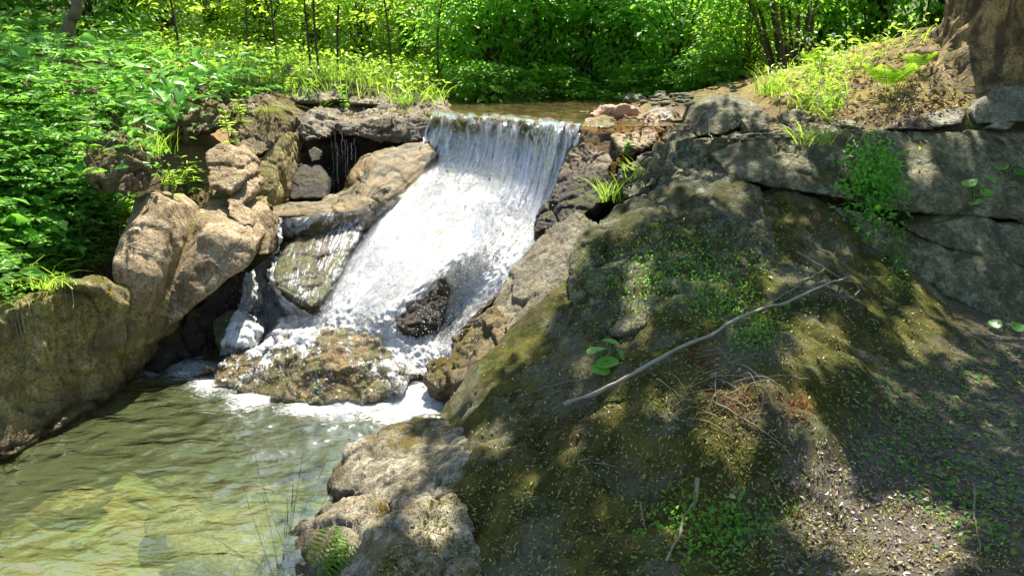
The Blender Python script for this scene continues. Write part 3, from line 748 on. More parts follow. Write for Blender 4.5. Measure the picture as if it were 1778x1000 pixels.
rock('sunlit tan rock under the white flowered plant on the left bank', 'rock_tan', [
    hp([(356, 268, 5.85), (385, 250, 5.95), (424, 284, 5.85), (430, 308, 5.75), (398, 335, 5.65), (362, 325, 5.65)], .4, .0, .95)], .014, 5, .022, 4, .7)
rock('rounded brown stone wedged below the sunlit tan rock', 'rock_tan', [
    hp([(396, 332, 5.75), (428, 306, 5.85), (442, 318, 5.85), (436, 340, 5.75), (416, 362, 5.65), (398, 360, 5.65)], .3, .0)], .012, 6, .012, 5, .4)
rock('smooth greenish stone between angular boulder and upright stone', 'rock_tan', [
    hp([(392, 345, 5.62), (410, 345, 5.68), (438, 372, 5.65), (440, 392, 5.58), (415, 392, 5.5), (396, 372, 5.52)], .2, .05)], .012, 6, .012, 5, .4)
rock('upright blunt stone with sunlit top standing at the water', 'rock_tan', [
    hp([(443, 372, 5.75), (456, 360, 5.8), (471, 364, 5.8), (473, 405, 5.7), (465, 442, 5.6), (446, 444, 5.6)], .2, .05)], .011, 6, .008, 5, .4)
rock('smooth rock wall in shade at the mouth of the dark hollow', 'rock_left', [
    hp([(424, 368, 6.1), (428, 315, 6.2), (460, 262, 6.4), (500, 226, 6.6), (506, 250, 6.7), (480, 300, 6.55), (490, 345, 6.4), (455, 378, 6.1)], .5, .0, .95)], .016, 6, .02, 3.5, .5)
rock('rounded bank hump with golden hanging moss above the dark hollow', 'rock_moss_gold', [
    hp([(395, 185, 6.5), (430, 162, 6.8), (470, 168, 6.9), (506, 205, 6.85), (498, 232, 6.7), (470, 262, 6.4), (425, 282, 6.1), (395, 250, 6.1)], .5, .0, .95)], .017, 5, .03, 4, .8)
rock('brown earth rock among grasses below the left meadow', 'rock_moss_gold', [
    hp([(270, 200, 6.2), (320, 165, 6.5), (378, 178, 6.5), (382, 220, 6.3), (330, 240, 6.05), (280, 235, 6.0)], .4, .05)], .018, 4, .04, 4, .9)
# --- hollow and ledge behind
rock('thick grey stone at the left end of the ledge over the hollow', 'rock_ledge', [
    hp([(508, 206, 7.0), (530, 192, 7.15), (566, 196, 7.2), (590, 214, 7.15), (572, 238, 7.0), (530, 246, 6.95), (510, 232, 6.95)], .9, .0, 1.0)], .015, 4, .022, 5, .7, strata=.006)
rock('long flat layered ledge roofing the dark hollow', 'rock_ledge', [
    hp([(570, 216, 7.1), (620, 212, 7.2), (700, 210, 7.3), (745, 198, 7.4), (758, 205, 7.35), (745, 238, 7.25), (690, 252, 7.2), (590, 234, 7.05)], 1.1, -.08, 1.05)], .016, 3, .018, 5, .8, strata=.008)
rock('rectangular weathered stone block at the waterfall lip on the ledge', 'rock_ledge', [
    hp([(706, 206, 7.2), (716, 197, 7.3), (752, 196, 7.3), (752, 208, 7.2), (748, 240, 7.15), (712, 246, 7.1)], .35, .0, 1.0)], .012, 3, .012, 6, .8, strata=.006)
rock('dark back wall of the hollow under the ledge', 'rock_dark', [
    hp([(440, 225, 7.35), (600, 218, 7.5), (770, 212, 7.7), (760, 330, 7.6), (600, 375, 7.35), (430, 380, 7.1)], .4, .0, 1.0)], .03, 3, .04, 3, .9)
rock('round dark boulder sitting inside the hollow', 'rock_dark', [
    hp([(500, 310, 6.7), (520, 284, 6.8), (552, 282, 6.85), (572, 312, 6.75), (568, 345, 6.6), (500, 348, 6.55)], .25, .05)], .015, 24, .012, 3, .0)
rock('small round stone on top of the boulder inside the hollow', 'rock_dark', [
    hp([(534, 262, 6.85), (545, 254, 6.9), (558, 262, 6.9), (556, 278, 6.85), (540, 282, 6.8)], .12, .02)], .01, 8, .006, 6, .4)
SHELF = [
    [(750, 262, 7.5), (690, 290, 7.35), (640, 312, 7.2), (608, 342, 7.0), (588, 357, 6.8), (545, 368, 6.6), (474, 374, 6.4)],
    [(752, 243, 7.25), (690, 256, 7.05), (640, 266, 6.95), (614, 296, 6.8), (596, 326, 6.6), (545, 349, 6.4), (474, 360, 6.25)],
    [(764, 258, 7.05), (705, 274, 6.85), (668, 290, 6.65), (640, 316, 6.45), (618, 340, 6.3), (560, 360, 6.2), (474, 366, 6.15)],
    [(750, 285, 6.95), (720, 312, 6.7), (692, 335, 6.5), (657, 350, 6.3), (630, 362, 6.15), (560, 374, 6.05), (474, 376, 6.05)],
    [(745, 335, 7.0), (718, 355, 6.75), (690, 376, 6.55), (655, 390, 6.35), (630, 400, 6.2), (560, 405, 6.1), (474, 405, 6.1)]]
Ls = lattice(SHELF, 150, 90); V = Ls.reshape(-1, 3); F = grid_faces(90, 150); n = normals(V, F)
if n[:, 2].mean() < 0: n = -n
V = V + n * (.03 * fbm(V * 3, 3) + .016 * facets(V, .2, 3) + .004 * fbm(V * 25, 3))[:, None]
def shelf_material():
    b = NB('streaked_shelf')
    u, v = b.attr('fu'), b.attr('fv')
    s1 = b.noise(1.0, 5, .65, vec=b.comb(b.math('MULTIPLY', u, 3.5), b.math('MULTIPLY', v, 9), 0.0), dist=1.4)
    s2 = b.noise(1.0, 4, .65, vec=b.comb(b.math('MULTIPLY', u, 9), b.math('MULTIPLY', v, 16), 4.0), dist=1.0)
    f = b.noise(70, 4, .75)
    col = b.mix(b.ramp(s1, [(.36, 0), (.60, 1)]), (.035, .04, .014), (.21, .14, .05))
    col = b.mix(b.ramp(s2, [(.52, 0), (.66, .8)]), col, (.30, .24, .13))
    col = b.mix(b.rng(f, .35, .75, 0, .6), col, b.mix(1.0, col, (.35, .32, .22), 'MULTIPLY'))
    h = b.math('ADD', b.math('MULTIPLY', s1, .6), b.math('ADD', b.math('MULTIPLY', s2, .3), b.math('MULTIPLY', f, .3)))
    return b.done(b.pbr(col, .5, b.bump(h, 1.0, .03), .3))
uu, vv = np.meshgrid(np.linspace(0, 1, 150), np.linspace(0, 1, 90))
tag(obj('boulder', V, F, shelf_material(), origin=V.mean(0), is_solid=True, attrs={'fu': uu.ravel(), 'fv': vv.ravel()}), 'ochre streaked smooth rock shelf sweeping down beside the hollow', 'rock')
rock('square stone on the meadow edge above the ledge', 'rock_tan', [
    hp([(487, 128, 8.6), (492, 115, 8.7), (506, 112, 8.7), (514, 124, 8.65), (510, 136, 8.55), (490, 136, 8.5)], .2, .03)], .012, 4, .01, 6, .5)
for pts, lab in [
    ([(625, 192, 7.7), (660, 182, 7.85), (725, 184, 7.85), (735, 194, 7.7), (690, 202, 7.55), (630, 200, 7.6)], 'long tan stone slab under the meadow near the lip'),
    ([(478, 160, 7.9), (520, 152, 8.0), (590, 160, 7.95), (600, 172, 7.8), (540, 178, 7.7), (480, 172, 7.75)], 'weathered stone course below the square stone'),
    ([(605, 168, 8.0), (660, 164, 8.05), (720, 174, 7.95), (720, 182, 7.85), (650, 182, 7.8), (606, 180, 7.85)], 'brown stone course between meadow grass and tan slab'),
    ([(622, 206, 7.4), (636, 198, 7.5), (650, 204, 7.45), (646, 214, 7.35), (626, 215, 7.35)], 'small rounded stone sitting on the hollow ledge'),
    ([(742, 190, 7.75), (765, 184, 7.9), (786, 190, 7.8), (770, 198, 7.6), (745, 199, 7.6)], 'flat stone at the left end of the waterfall lip')]:
    rock(lab, 'rock_ledge', [hp(pts, .3, .06, .95)], .014, 3, .014, 6, .7, strata=.006)
# --- rocks that part the cascade
rock('wet rock with bright green moss streak parting the left side of the cascade', 'rock_streak', [
    hp([(470, 470, 5.75), (500, 425, 6.0), (555, 385, 6.2), (612, 378, 6.25), (628, 398, 6.1), (590, 460, 5.8), (565, 515, 5.5), (540, 532, 5.4), (480, 498, 5.5), (530, 450, 5.75)], .3, .4, .9)], .013, 7, .02, 4, .6)
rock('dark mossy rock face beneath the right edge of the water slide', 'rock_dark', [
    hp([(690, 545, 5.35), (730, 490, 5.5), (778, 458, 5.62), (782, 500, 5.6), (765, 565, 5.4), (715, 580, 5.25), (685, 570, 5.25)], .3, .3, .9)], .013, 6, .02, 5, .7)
rock('low dome of mossy rock awash at the foot of the cascade', 'rock_awash', [
    hp([(360, 640, 5.25), (420, 605, 5.3), (500, 580, 5.35), (590, 572, 5.3), (660, 590, 5.2), (700, 628, 5.05), (695, 668, 4.9), (640, 692, 4.82), (540, 700, 4.8), (430, 680, 4.95), (375, 658, 5.1), (560, 620, 5.02)], .25, .3, .9)], .012, 5, .03, 6, .9)
rock('orange brown rock in white water near the undercut bank', 'rock_ochre', [
    hp([(368, 560, 5.5), (395, 538, 5.6), (430, 545, 5.6), (450, 575, 5.45), (420, 600, 5.3), (372, 596, 5.35)], .2, .25)], .012, 6, .014, 6, .6)
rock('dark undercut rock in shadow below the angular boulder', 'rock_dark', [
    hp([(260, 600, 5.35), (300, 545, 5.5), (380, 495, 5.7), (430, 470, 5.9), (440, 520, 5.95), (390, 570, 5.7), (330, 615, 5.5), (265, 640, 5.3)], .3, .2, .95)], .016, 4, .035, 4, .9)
# --- upper stream shore
k = 0
for x0, y0, w, h, t, mt, lab in [
    (842, 188, 36, 12, 8.4, 'rock_pale', 'flat pale stone lying in the upper stream by the leafy bank'),
    (862, 195, 26, 9, 7.8, 'rock_slab', 'small flat stone just behind the waterfall lip'),
    (965, 201, 34, 8, 7.3, 'rock_slab', 'low grey stone in the upper stream near the driftwood'),
    (1015, 196, 26, 10, 7.4, 'rock_grey', 'grey stone at the water beside the driftwood end'),
    (1103, 170, 44, 18, 8.8, 'rock_grey', 'left stone of the pair on the far stream bank'),
    (1148, 168, 36, 20, 8.6, 'rock_grey', 'right stone of the pair on the far stream bank'),
    (1010, 182, 40, 10, 9.2, 'rock_grey', 'flat mossy stone on the dark far bank'),
    (905, 184, 46, 9, 9.3, 'rock_grey', 'dark low stone under the overhanging bushes')]:
    hw, hh = w / 2, h / 2
    rock(lab, mt, [hp([(x0 - hw, y0 + hh * .4, t), (x0 - hw * .5, y0 - hh, t + .1), (x0 + hw * .5, y0 - hh * .9, t + .1), (x0 + hw, y0 + hh * .2, t), (x0 + hw * .4, y0 + hh, t - .1), (x0 - hw * .5, y0 + hh, t - .1)], .2, .06)], .012, 4, .01, 6, .5, group='stones along the upper stream')
# stones on the pool floor
for i, (px_, py_, r_, lab) in enumerate([(230, 770, .16, 'yellowish stone under water beside the hollowed rock face'), (300, 900, .14, 'submerged pale stone in the middle of the pool'), (390, 960, .2, 'broad yellow stone under shallow water at the bottom edge'), (120, 870, .15, 'greenish submerged stone in the dark side of the pool')]):
    c = PZ(px_, py_, -.36)
    pts = c + RNG.normal(size=(60, 3)) * np.array([r_ * .7, r_ * .6, r_ * .2])
    rock(lab, 'rock_bed', [pts], .02, 22, .01, 4, .0, group='stones on the pool floor')

# ================================================================== cascade and water
ROWS = [
    [(768, 190, 8.0), (812, 193, 7.7), (866, 197, 7.4), (918, 201, 7.1), (968, 205, 6.8), (1016, 211, 6.5)],
    [(752, 199, 7.25), (800, 203, 7.0), (860, 207, 6.75), (910, 211, 6.5), (960, 216, 6.25), (1008, 221, 6.05)],
    [(740, 232, 7.2), (792, 240, 6.98), (852, 252, 6.75), (905, 266, 6.5), (950, 280, 6.27), (996, 285, 6.08)],
    [(722, 277, 7.1), (785, 288, 6.88), (835, 312, 6.6), (880, 345, 6.3), (922, 375, 6.1), (960, 380, 5.95)],
    [(690, 325, 6.75), (745, 335, 6.5), (795, 350, 6.3), (848, 362, 6.02), (893, 415, 5.85), (930, 425, 5.75)],
    [(635, 395, 6.3), (690, 405, 6.1), (745, 415, 5.95), (815, 425, 5.72), (855, 470, 5.7), (895, 475, 5.55)],
    [(590, 460, 5.9), (640, 470, 5.8), (700, 480, 5.68), (765, 468, 5.55), (808, 520, 5.65), (855, 520, 5.5)],
    [(530, 524, 5.6), (590, 530, 5.5), (645, 540, 5.42), (690, 545, 5.32), (765, 560, 5.55), (805, 570, 5.45)],
    [(478, 572, 5.5), (560, 583, 5.38), (640, 595, 5.3), (690, 600, 5.25), (745, 605, 5.3), (790, 610, 5.3)],
    [(440, 620, 5.55), (560, 642, 5.35), (640, 650, 5.2), (700, 650, 5.1), (750, 655, 5.2), (790, 655, 5.2)]]
NU, NVV = 190, 330
L = lattice(ROWS, NU, NVV)
_u, _r = np.meshgrid(np.linspace(0, 1, NU), np.linspace(0, 9, NVV))
_e = np.clip(1 - np.abs(_r - 1.3) / 1.1, 0, 1)
_k = np.stack([_u.ravel() * 11, _u.ravel() * 0, _r.ravel() * .25], 1)
L[..., 1] -= _e * (.05 * fbm(_k, 3)).reshape(_u.shape)
L[..., 2] += _e * (.022 * fbm(_k * 1.7 + 8, 3)).reshape(_u.shape)
V = L.reshape(-1, 3); F = grid_faces(NVV, NU)
n = normals(V, F)
if n[:, 1].mean() > 0: n = -n
uu, vv = np.meshgrid(np.linspace(0, 1, NU), np.linspace(0, 1, NVV))
uu, vv = uu.ravel(), vv.ravel()
body = V - n * .03 + n * (.028 * fbm(V * 3.5, 4) + .018 * ridge(V * 7, 2))[:, None]
o = obj('cascade_rock', body, F, M['rock_cascade'], is_solid=True)
tag(o, 'dark wet bedrock wall and slide carrying the waterfall', 'bedrock', kind='structure')
def smooth01(a, lo, hi):
    x = np.clip((a - lo) / (hi - lo), 0, 1); return x * x * (3 - 2 * x)
row = vv * 9
fvv = 1.9 * vv + 2.6 * np.clip(vv - 2.7 / 9, 0, None)
rip = np.stack([uu * 34, fvv * 11, uu * 0], 1)
disp = .012 + .016 * fbm(rip, 3) + .007 * fbm(V * 14, 3)
den = .62 + .25 * perlin(np.stack([uu * 5, vv * 2.2, uu * 0 + 4], 1))
slide = smooth01(row, 2.8, 3.6)
den = den + .07 * slide + .30 * slide * perlin(np.stack([uu * 6, vv * 9, uu * 0 + 2], 1)) + .15 * slide * perlin(np.stack([uu * 17, vv * 20, uu * 0], 1))
den -= .5 * (1 - smooth01(row, .95, 1.55))                 # clear brown film over the lip
cur = smooth01(row, 1.1, 1.6) * (1 - slide)
den -= .24 * cur + .25 * cur * perlin(np.stack([uu * 13, vv * 3, uu * 0 + 1], 1))
den -= .8 * np.exp(-((uu - .21) / .045) ** 2) * np.exp(-((row - 2.2) / .8) ** 2)    # mossy gap in the curtain
den -= .45 * np.exp(-((uu - .02) / .05) ** 2) * (1 - slide)
chan = smooth01(uu, .60, .68)
den -= .55 * chan * np.exp(-((uu - .70) / .07) ** 2) * smooth01(row, 4.6, 5.6) * (1 - smooth01(row, 7.4, 8))
den -= .4 * np.exp(-((uu - 1.0) / .05) ** 2)
den -= .75 * np.exp(-(uu / (.035 + .03 * (1 + perlin(np.stack([vv * 7, vv * 0, vv * 0], 1))))) ** 2) * smooth01(row, 3, 4)
den += .25 * smooth01(row, 7.2, 8.2)
den = np.clip(den, 0, 1)
wv = V + n * disp[:, None]
F_w = F[row[F].min(axis=1) > .93]
wf = obj('waterfall', wv, F_w, M['fall'], attrs={'fu': uu, 'fv': fvv, 'den': den})
tag(wf, 'white water falling over the lip and sliding down the cascade', 'waterfall', kind='structure')
# loose strands that leave the wall and fall free
def gl(u_, r_):
    a = min(max(r_ / 9, 0), 1) * (NVV - 1); c = min(max(u_, 0), 1) * (NU - 1)
    i, j = min(int(a), NVV - 2), min(int(c), NU - 2); fa, fc = a - i, c - j
    return (L[i, j] * (1 - fa) * (1 - fc) + L[i + 1, j] * fa * (1 - fc) + L[i, j + 1] * (1 - fa) * fc + L[i + 1, j + 1] * fa * fc)
Vs, Fs, fu, fv, dn, c0 = [], [], [], [], [], 0
rr = random.Random(5)
for s in range(150):
    u0 = rr.betavariate(1.4, 1.1)
    r0, r1 = 1.0 + rr.random() * .9, 0
    r1 = r0 + .4 + rr.random() * (1.9 if u0 > .55 else 1.3)
    if u0 > .9 and rr.random() < .15:
        r0 = 2.6 + rr.random() * 4.2; r1 = r0 + .4 + rr.random() * 1.2
    if abs(u0 - .21) < .035 and r0 < 3: continue
    w = .003 + .010 * rr.random(); m = 14
    out = .02 + .05 * rr.random()
    for k in range(m):
        f = k / (m - 1)
        p = gl(u0 + .012 * math.sin(f * 5 + s), r0 + (r1 - r0) * f) + np.array([-.25, -1, .1]) * out * math.sin(min(1, f * 1.4) * math.pi * .5)
        ww = w * (.4 + math.sin(math.pi * min(1, f + .1)) * (.7 + .6 * rr.random()))
        Vs += [p + np.array([-ww, 0, 0]), p + np.array([0, -ww * .8, 0]), p + np.array([ww, 0, 0])]
        fu += [s * .37, s * .37 + .03, s * .37 + .06]; fv += [f * (r1 - r0) / 3 + s] * 3; dn += [.62 - .3 * abs(f - .4)] * 3
    for k in range(m - 1):
        b = c0 + k * 3
        Fs += [(b, b + 1, b + 4, b + 3), (b + 1, b + 2, b + 5, b + 4)]
    c0 += m * 3
o = obj('water_strands', np.array(Vs), np.array(Fs), M['fall'], attrs={'fu': np.array(fu), 'fv': np.array(fv), 'den': np.array(dn)})
o.parent = wf; o['kind'] = 'stuff'
# side channel on the left and film over the awash dome
build_bvh()
def drape(name, rows, nu, nv, off, denf, freq=14, parent=wf, mat='film', rough=.0):
    """sheet of water that follows the rock below it: each lattice point is dropped onto the rock along the ray and lifted a little"""
    Lp = np.array([[c[:2] for c in r] for r in rows], float)
    Lp = spline(Lp, nv); Lp = np.swapaxes(spline(np.swapaxes(Lp, 0, 1), nu), 0, 1)
    out = np.empty((nv, nu, 3))
    for i in range(nv):
        for j in range(nu):
            out[i, j] = hit(*Lp[i, j])[0]
    d = np.linalg.norm(out - np.array([0, 0, CAM_H]), axis=2)
    for _ in range(14):
        e = np.pad(d, 1, mode='edge')
        d = np.minimum(d, (e[:-2, 1:-1] + e[2:, 1:-1] + e[1:-1, :-2] + e[1:-1, 2:]) / 4 + .004)
    c = np.array([0, 0, CAM_H]); dirs = out - c; dirs /= np.linalg.norm(dirs, axis=2)[..., None]
    W = (c + dirs * d[..., None]).reshape(-1, 3)
    f = grid_faces(nv, nu); nn = normals(W, f)
    if nn[:, 1].mean() > 0: nn = -nn
    a, b = np.meshgrid(np.linspace(0, 1, nu), np.linspace(0, 1, nv)); a, b = a.ravel(), b.ravel()
    W = W + nn * (off + off * .8 * fbm(np.stack([a * freq, b * freq * .5, a * 0], 1), 3) + rough * fbm(W * 17, 3))[:, None]
    W[:, 2] = np.maximum(W[:, 2], -.03)
    o_ = obj(name, W, f, M[mat], attrs={'fu': a * .5, 'fv': b * .5, 'den': np.clip(denf(a, b, W), 0, 1)})
    o_.parent = parent
    return o_
drape('side_channel', [[(480, 378), (505, 380), (560, 376)], [(478, 408), (492, 412), (515, 408)], [(474, 440), (480, 445), (490, 440)], [(425, 480), (450, 490), (480, 495)], [(418, 520), (460, 530), (530, 535)], [(400, 560), (470, 568), (560, 560)], [(380, 610), (450, 610), (545, 600)]],
      70, 130, .018, lambda a, b, W: .8 + .3 * perlin(W * 6) + .1 * b, mat='fall', rough=.022)
drape('green_rock_film', [[(500, 385), (560, 372), (640, 372)], [(480, 430), (545, 420), (625, 410)], [(472, 480), (530, 480), (590, 475)], [(480, 515), (520, 530), (565, 530)]],
      90, 90, .008, lambda a, b, W: .36 + .40 * perlin(W * 5 + 3) + .25 * a)
drape('dome_film', [[(375, 600), (480, 570), (580, 560), (680, 575)], [(360, 630), (480, 605), (580, 600), (705, 615)], [(355, 660), (470, 650), (580, 650), (715, 650)], [(360, 690), (470, 690), (590, 705), (725, 690)]],
      170, 110, .012, lambda a, b, W: .38 + .40 * perlin(W * 5 + 9) + .22 * (1 - b) * smooth01(1 - a, .0, .5) + .25 * np.exp(-((a - .95) / .1) ** 2), rough=.006)
drape('shelf_film', [[(750, 262), (772, 262)], [(728, 300), (745, 295)], [(690, 340), (715, 335)], [(600, 372), (650, 385)]], 40, 80, .008, lambda a, b, W: .05 + .75 * a + .25 * perlin(W * 7))
# thin trickle at the back of the hollow
Vs, Fs, c0 = [], [], 0
for s in range(8):
    p = P(574 + s * 6.0 + rr.uniform(-2, 2), 228 + rr.uniform(0, 20), 7.0); ln = rr.uniform(.15, .75)
    for k in range(10):
        f = k / 9; q_ = p - np.array([rr.gauss(0, .004), .03 * f, ln * f]); w = .0008 + .0018 * rr.random()
        Vs += [q_ + (-w, 0, 0), q_ + (w, 0, 0)]
    for k in range(9): Fs.append((c0 + 2 * k, c0 + 2 * k + 1, c0 + 2 * k + 3, c0 + 2 * k + 2))
    c0 += 20
o = obj('hollow_trickle', np.array(Vs), np.array(Fs), M['fall'], attrs={'fu': RNG.random(len(Vs)) * .1, 'fv': RNG.random(len(Vs)), 'den': np.full(len(Vs), .75)})
o.parent = wf; o['kind'] = 'stuff'
# spray
def octa(C, r):
    m = len(C); base = np.array([[1, 0, 0], [-1, 0, 0], [0, 1, 0], [0, -1, 0], [0, 0, 1], [0, 0, -1.0]])
    VV = (C[:, None] + base[None] * np.asarray(r)[:, None, None]).reshape(-1, 3)
    f = np.array([[0, 2, 4], [2, 1, 4], [1, 3, 4], [3, 0, 4], [2, 0, 5], [1, 2, 5], [3, 1, 5], [0, 3, 5]])
    return VV, (f[None] + 6 * np.arange(m)[:, None, None]).reshape(-1, 3)
cs, rs = [], []
for (px_, py_, t_, sx_, sy_, cnt) in [(900, 400, 5.7, 40, 50, 420), (830, 500, 5.45, 35, 45, 420), (770, 570, 5.3, 25, 25, 320), (740, 300, 6.75, 60, 18, 200), (700, 420, 6.0, 90, 90, 400), (600, 560, 5.3, 60, 30, 300), (440, 500, 5.6, 25, 45, 260), (600, 640, 4.9, 90, 40, 420), (700, 660, 4.9, 40, 25, 240), (460, 660, 5.0, 60, 25, 200)]:
    for _ in range(cnt):
        p = P(rr.gauss(px_, sx_), rr.gauss(py_, sy_), t_ * 1.02)
        q_ = hit(*project(p)[:2])[0]
        e = np.array([0, 0, CAM_H]) - q_; e /= np.linalg.norm(e)
        cs.append(q_ + e * abs(rr.gauss(.02, .045)) + np.array([0, 0, abs(rr.gauss(.01, .03))])); rs.append(.0012 + .0032 * rr.random() ** 2)
b = NB('spray_drop'); M['spray'] = b.done(b.pbr((.8, .82, .84), .15, None, .6))
SVv, SFf = octa(np.array(cs), np.array(rs))
o = obj('water_spray', SVv, SFf, M['spray']); o.parent = wf; o['kind'] = 'stuff'

# pool
px_ = np.arange(-3.6, .55, .02); py_ = np.arange(-2.0, 5.9, .02)
XX, YY = np.meshgrid(px_, py_)
q = np.stack([XX.ravel(), YY.ravel()], 1)
p3 = np.concatenate([q, np.zeros((len(q), 1))], 1)
fx = np.array([PZ(a, b_, 0)[:2] for a, b_ in [(270, 635), (330, 640), (380, 665), (450, 688), (540, 700), (640, 698), (720, 690), (760, 690), (740, 660), (735, 625), (750, 600), (690, 700), (430, 620), (360, 600), (590, 705), (690, 712), (740, 705), (470, 540), (430, 560), (510, 550), (300, 625)]])
dist = np.min(np.linalg.norm(q[:, None] - fx[None], axis=2), axis=1)
foam = np.clip(1.0 - dist / .32, 0, 1) * .75 + np.clip(1 - dist / .85, 0, 1) * .46
band = np.clip(1 - np.abs(q[:, 1] - 4.75 - .1 * np.sin(q[:, 0] * 5)) / .2, 0, 1) * np.clip((q[:, 0] + 2.5) / .3, 0, 1)
foam = np.clip(np.maximum(foam, band * .62) , 0, 1)
amp = .006 + .03 * np.clip(1 - dist / 1.2, 0, 1)
z = amp * fbm(np.concatenate([q * np.array([3.2, 5.0]), np.zeros((len(q), 1))], 1), 3) + .004 * fbm(p3 * 14, 2)
pool = obj('pool', np.concatenate([q, z[:, None]], 1), grid_faces(len(py_), len(px_)), M['pool'], attrs={'foam': foam})
tag(pool, 'green rippled pool with foam below the cascade', 'water', kind='structure')
# upper stream
px_ = np.arange(-1.3, 2.4, .03); py_ = np.arange(6.0, 11.6, .03)
XX, YY = np.meshgrid(px_, py_)
q = np.stack([XX.ravel(), YY.ravel()], 1)
A0, A1 = P(745, 199, 7.27)[:2], P(1018, 221, 6.02)[:2]
dd = (A1 - A0) / np.linalg.norm(A1 - A0); nn_ = np.array([-dd[1], dd[0]])
if nn_[1] < 0: nn_ = -nn_
behind = (q - A0) @ nn_
zz = 1.516 - .08 * np.clip(-behind / .10, 0, 3) + .003 * fbm(np.concatenate([q * 6, np.zeros((len(q), 1))], 1), 2)
Fq = grid_faces(len(py_), len(px_))
Fq = Fq[(behind[Fq].min(axis=1) > -.02)]
st = obj('upper_stream', np.concatenate([q, zz[:, None]], 1), Fq, M['stream'], attrs={'foam': np.zeros(len(q))})
tag(st, 'shallow brown stream water above the waterfall lip', 'water', kind='structure')

# ================================================================== plants
build_bvh()
DIAM = (np.array([[0, 0, 0], [.42, .5, .10], [1, 0, -.10], [.42, -.5, .10]]), np.array([[0, 1, 2], [0, 2, 3]]))
OVAL = (np.array([[0, 0, 0], [.22, .36, .07], [.55, .44, .06], [1, 0, -.18], [.55, -.44, .06], [.22, -.36, .07], [.5, 0, -.03]]), np.array([[0, 1, 6], [1, 2, 6], [2, 3, 6], [3, 4, 6], [4, 5, 6], [5, 0, 6]]))
_a = np.linspace(0, 2 * np.pi, 11)[:-1] + .31
ROUND = (np.array([[.5 + .5 * math.cos(a) * (1 if abs(a - math.pi) > .35 else .75), .52 * math.sin(a), .06 * math.cos(2 * a)] for a in _a] + [[.42, 0, -.07]]), np.array([[i, (i + 1) % 10, 10] for i in range(10)]))
def unit(a): return a / (np.linalg.norm(a, axis=-1, keepdims=True) + 1e-9)
def leaves(pos, ax, nr, ln, wd, tmpl=DIAM, rnd=None):
    pos, ax = np.asarray(pos, float), unit(np.asarray(ax, float))
    nr = np.asarray(nr, float); m = len(pos)
    sd = unit(np.cross(nr, ax)); nr = np.cross(ax, sd)
    ln = np.broadcast_to(ln, (m,)); wd = np.broadcast_to(wd, (m,))
    T, tf = tmpl
    V = pos[:, None] + ax[:, None] * (T[None, :, 0:1] * ln[:, None, None]) + sd[:, None] * (T[None, :, 1:2] * wd[:, None, None]) + nr[:, None] * (T[None, :, 2:3] * ln[:, None, None])
    F = tf[None] + len(T) * np.arange(m)[:, None, None]
    r = RNG.random(m) if rnd is None else rnd
    return V.reshape(-1, 3), F.reshape(-1, 3), np.repeat(r, len(T))
def merge(parts):
    Vs, Fs, Rs, n_ = [], [], [], 0
    for V, F, r in parts:
        F = np.asarray(F)
        if F.shape[1] == 4: F = np.concatenate([F[:, [0, 1, 2]], F[:, [0, 2, 3]]])
        Vs.append(V); Fs.append(F + n_); Rs.append(r); n_ += len(V)
    return np.concatenate(Vs), np.concatenate(Fs), np.concatenate(Rs)
def blades(base, dirs, ln, wd, bend=.5, seg=5):
    """grass blades; base Nx3, dirs Nx3"""
    m = len(base); dirs = unit(np.asarray(dirs, float))
    side = unit(np.cross(dirs, RNG.normal(size=(m, 3))))
    hz = dirs * np.array([1, 1, 0]) + RNG.normal(size=(m, 3)) * np.array([.4, .4, 0]); hz = unit(hz)
    Vs = []
    for k in range(seg):
        f = k / (seg - 1)
        c = base + dirs * (ln * f)[:, None] + hz * (ln * bend * f * f)[:, None] - np.array([0, 0, 1.0]) * (ln * bend * .55 * f ** 3)[:, None]
        w = (wd * (1 - f ** 1.6) + .0003)[:, None]
        Vs += [c - side * w, c + side * w]
    V = np.stack(Vs, 1).reshape(-1, 3)
    f = np.array([[2 * k, 2 * k + 1, 2 * k + 3, 2 * k + 2] for k in range(seg - 1)])
    F = (f[None] + 2 * seg * np.arange(m)[:, None, None]).reshape(-1, 4)
    return V, F, np.repeat(RNG.random(m), 2 * seg)
def pinnate(base, d, up, ln, nl, ll, tmpl=DIAM, wr=.42):
    """one compound leaf: returns leaf tuple lists"""
    d = unit(np.asarray(d, float)); sd = unit(np.cross(d, up)); up = np.cross(sd, d)
    P_, A_, N_, L_ = [], [], [], []
    for k in range(nl):
        f = (k + 1) / nl
        p = base + d * ln * f - np.array([0, 0, 1]) * ln * .25 * f * f
        s = math.sin(math.pi * (.25 + .62 * f)) * ll
        for sg in (-1, 1):
            P_.append(p); A_.append(sd * sg + d * .55 - np.array([0, 0, .15])); N_.append(up); L_.append(s)
    P_.append(base + d * ln - np.array([0, 0, 1]) * ln * .25); A_.append(d - np.array([0, 0, .35])); N_.append(up); L_.append(ll * .8)
    return P_, A_, N_, L_

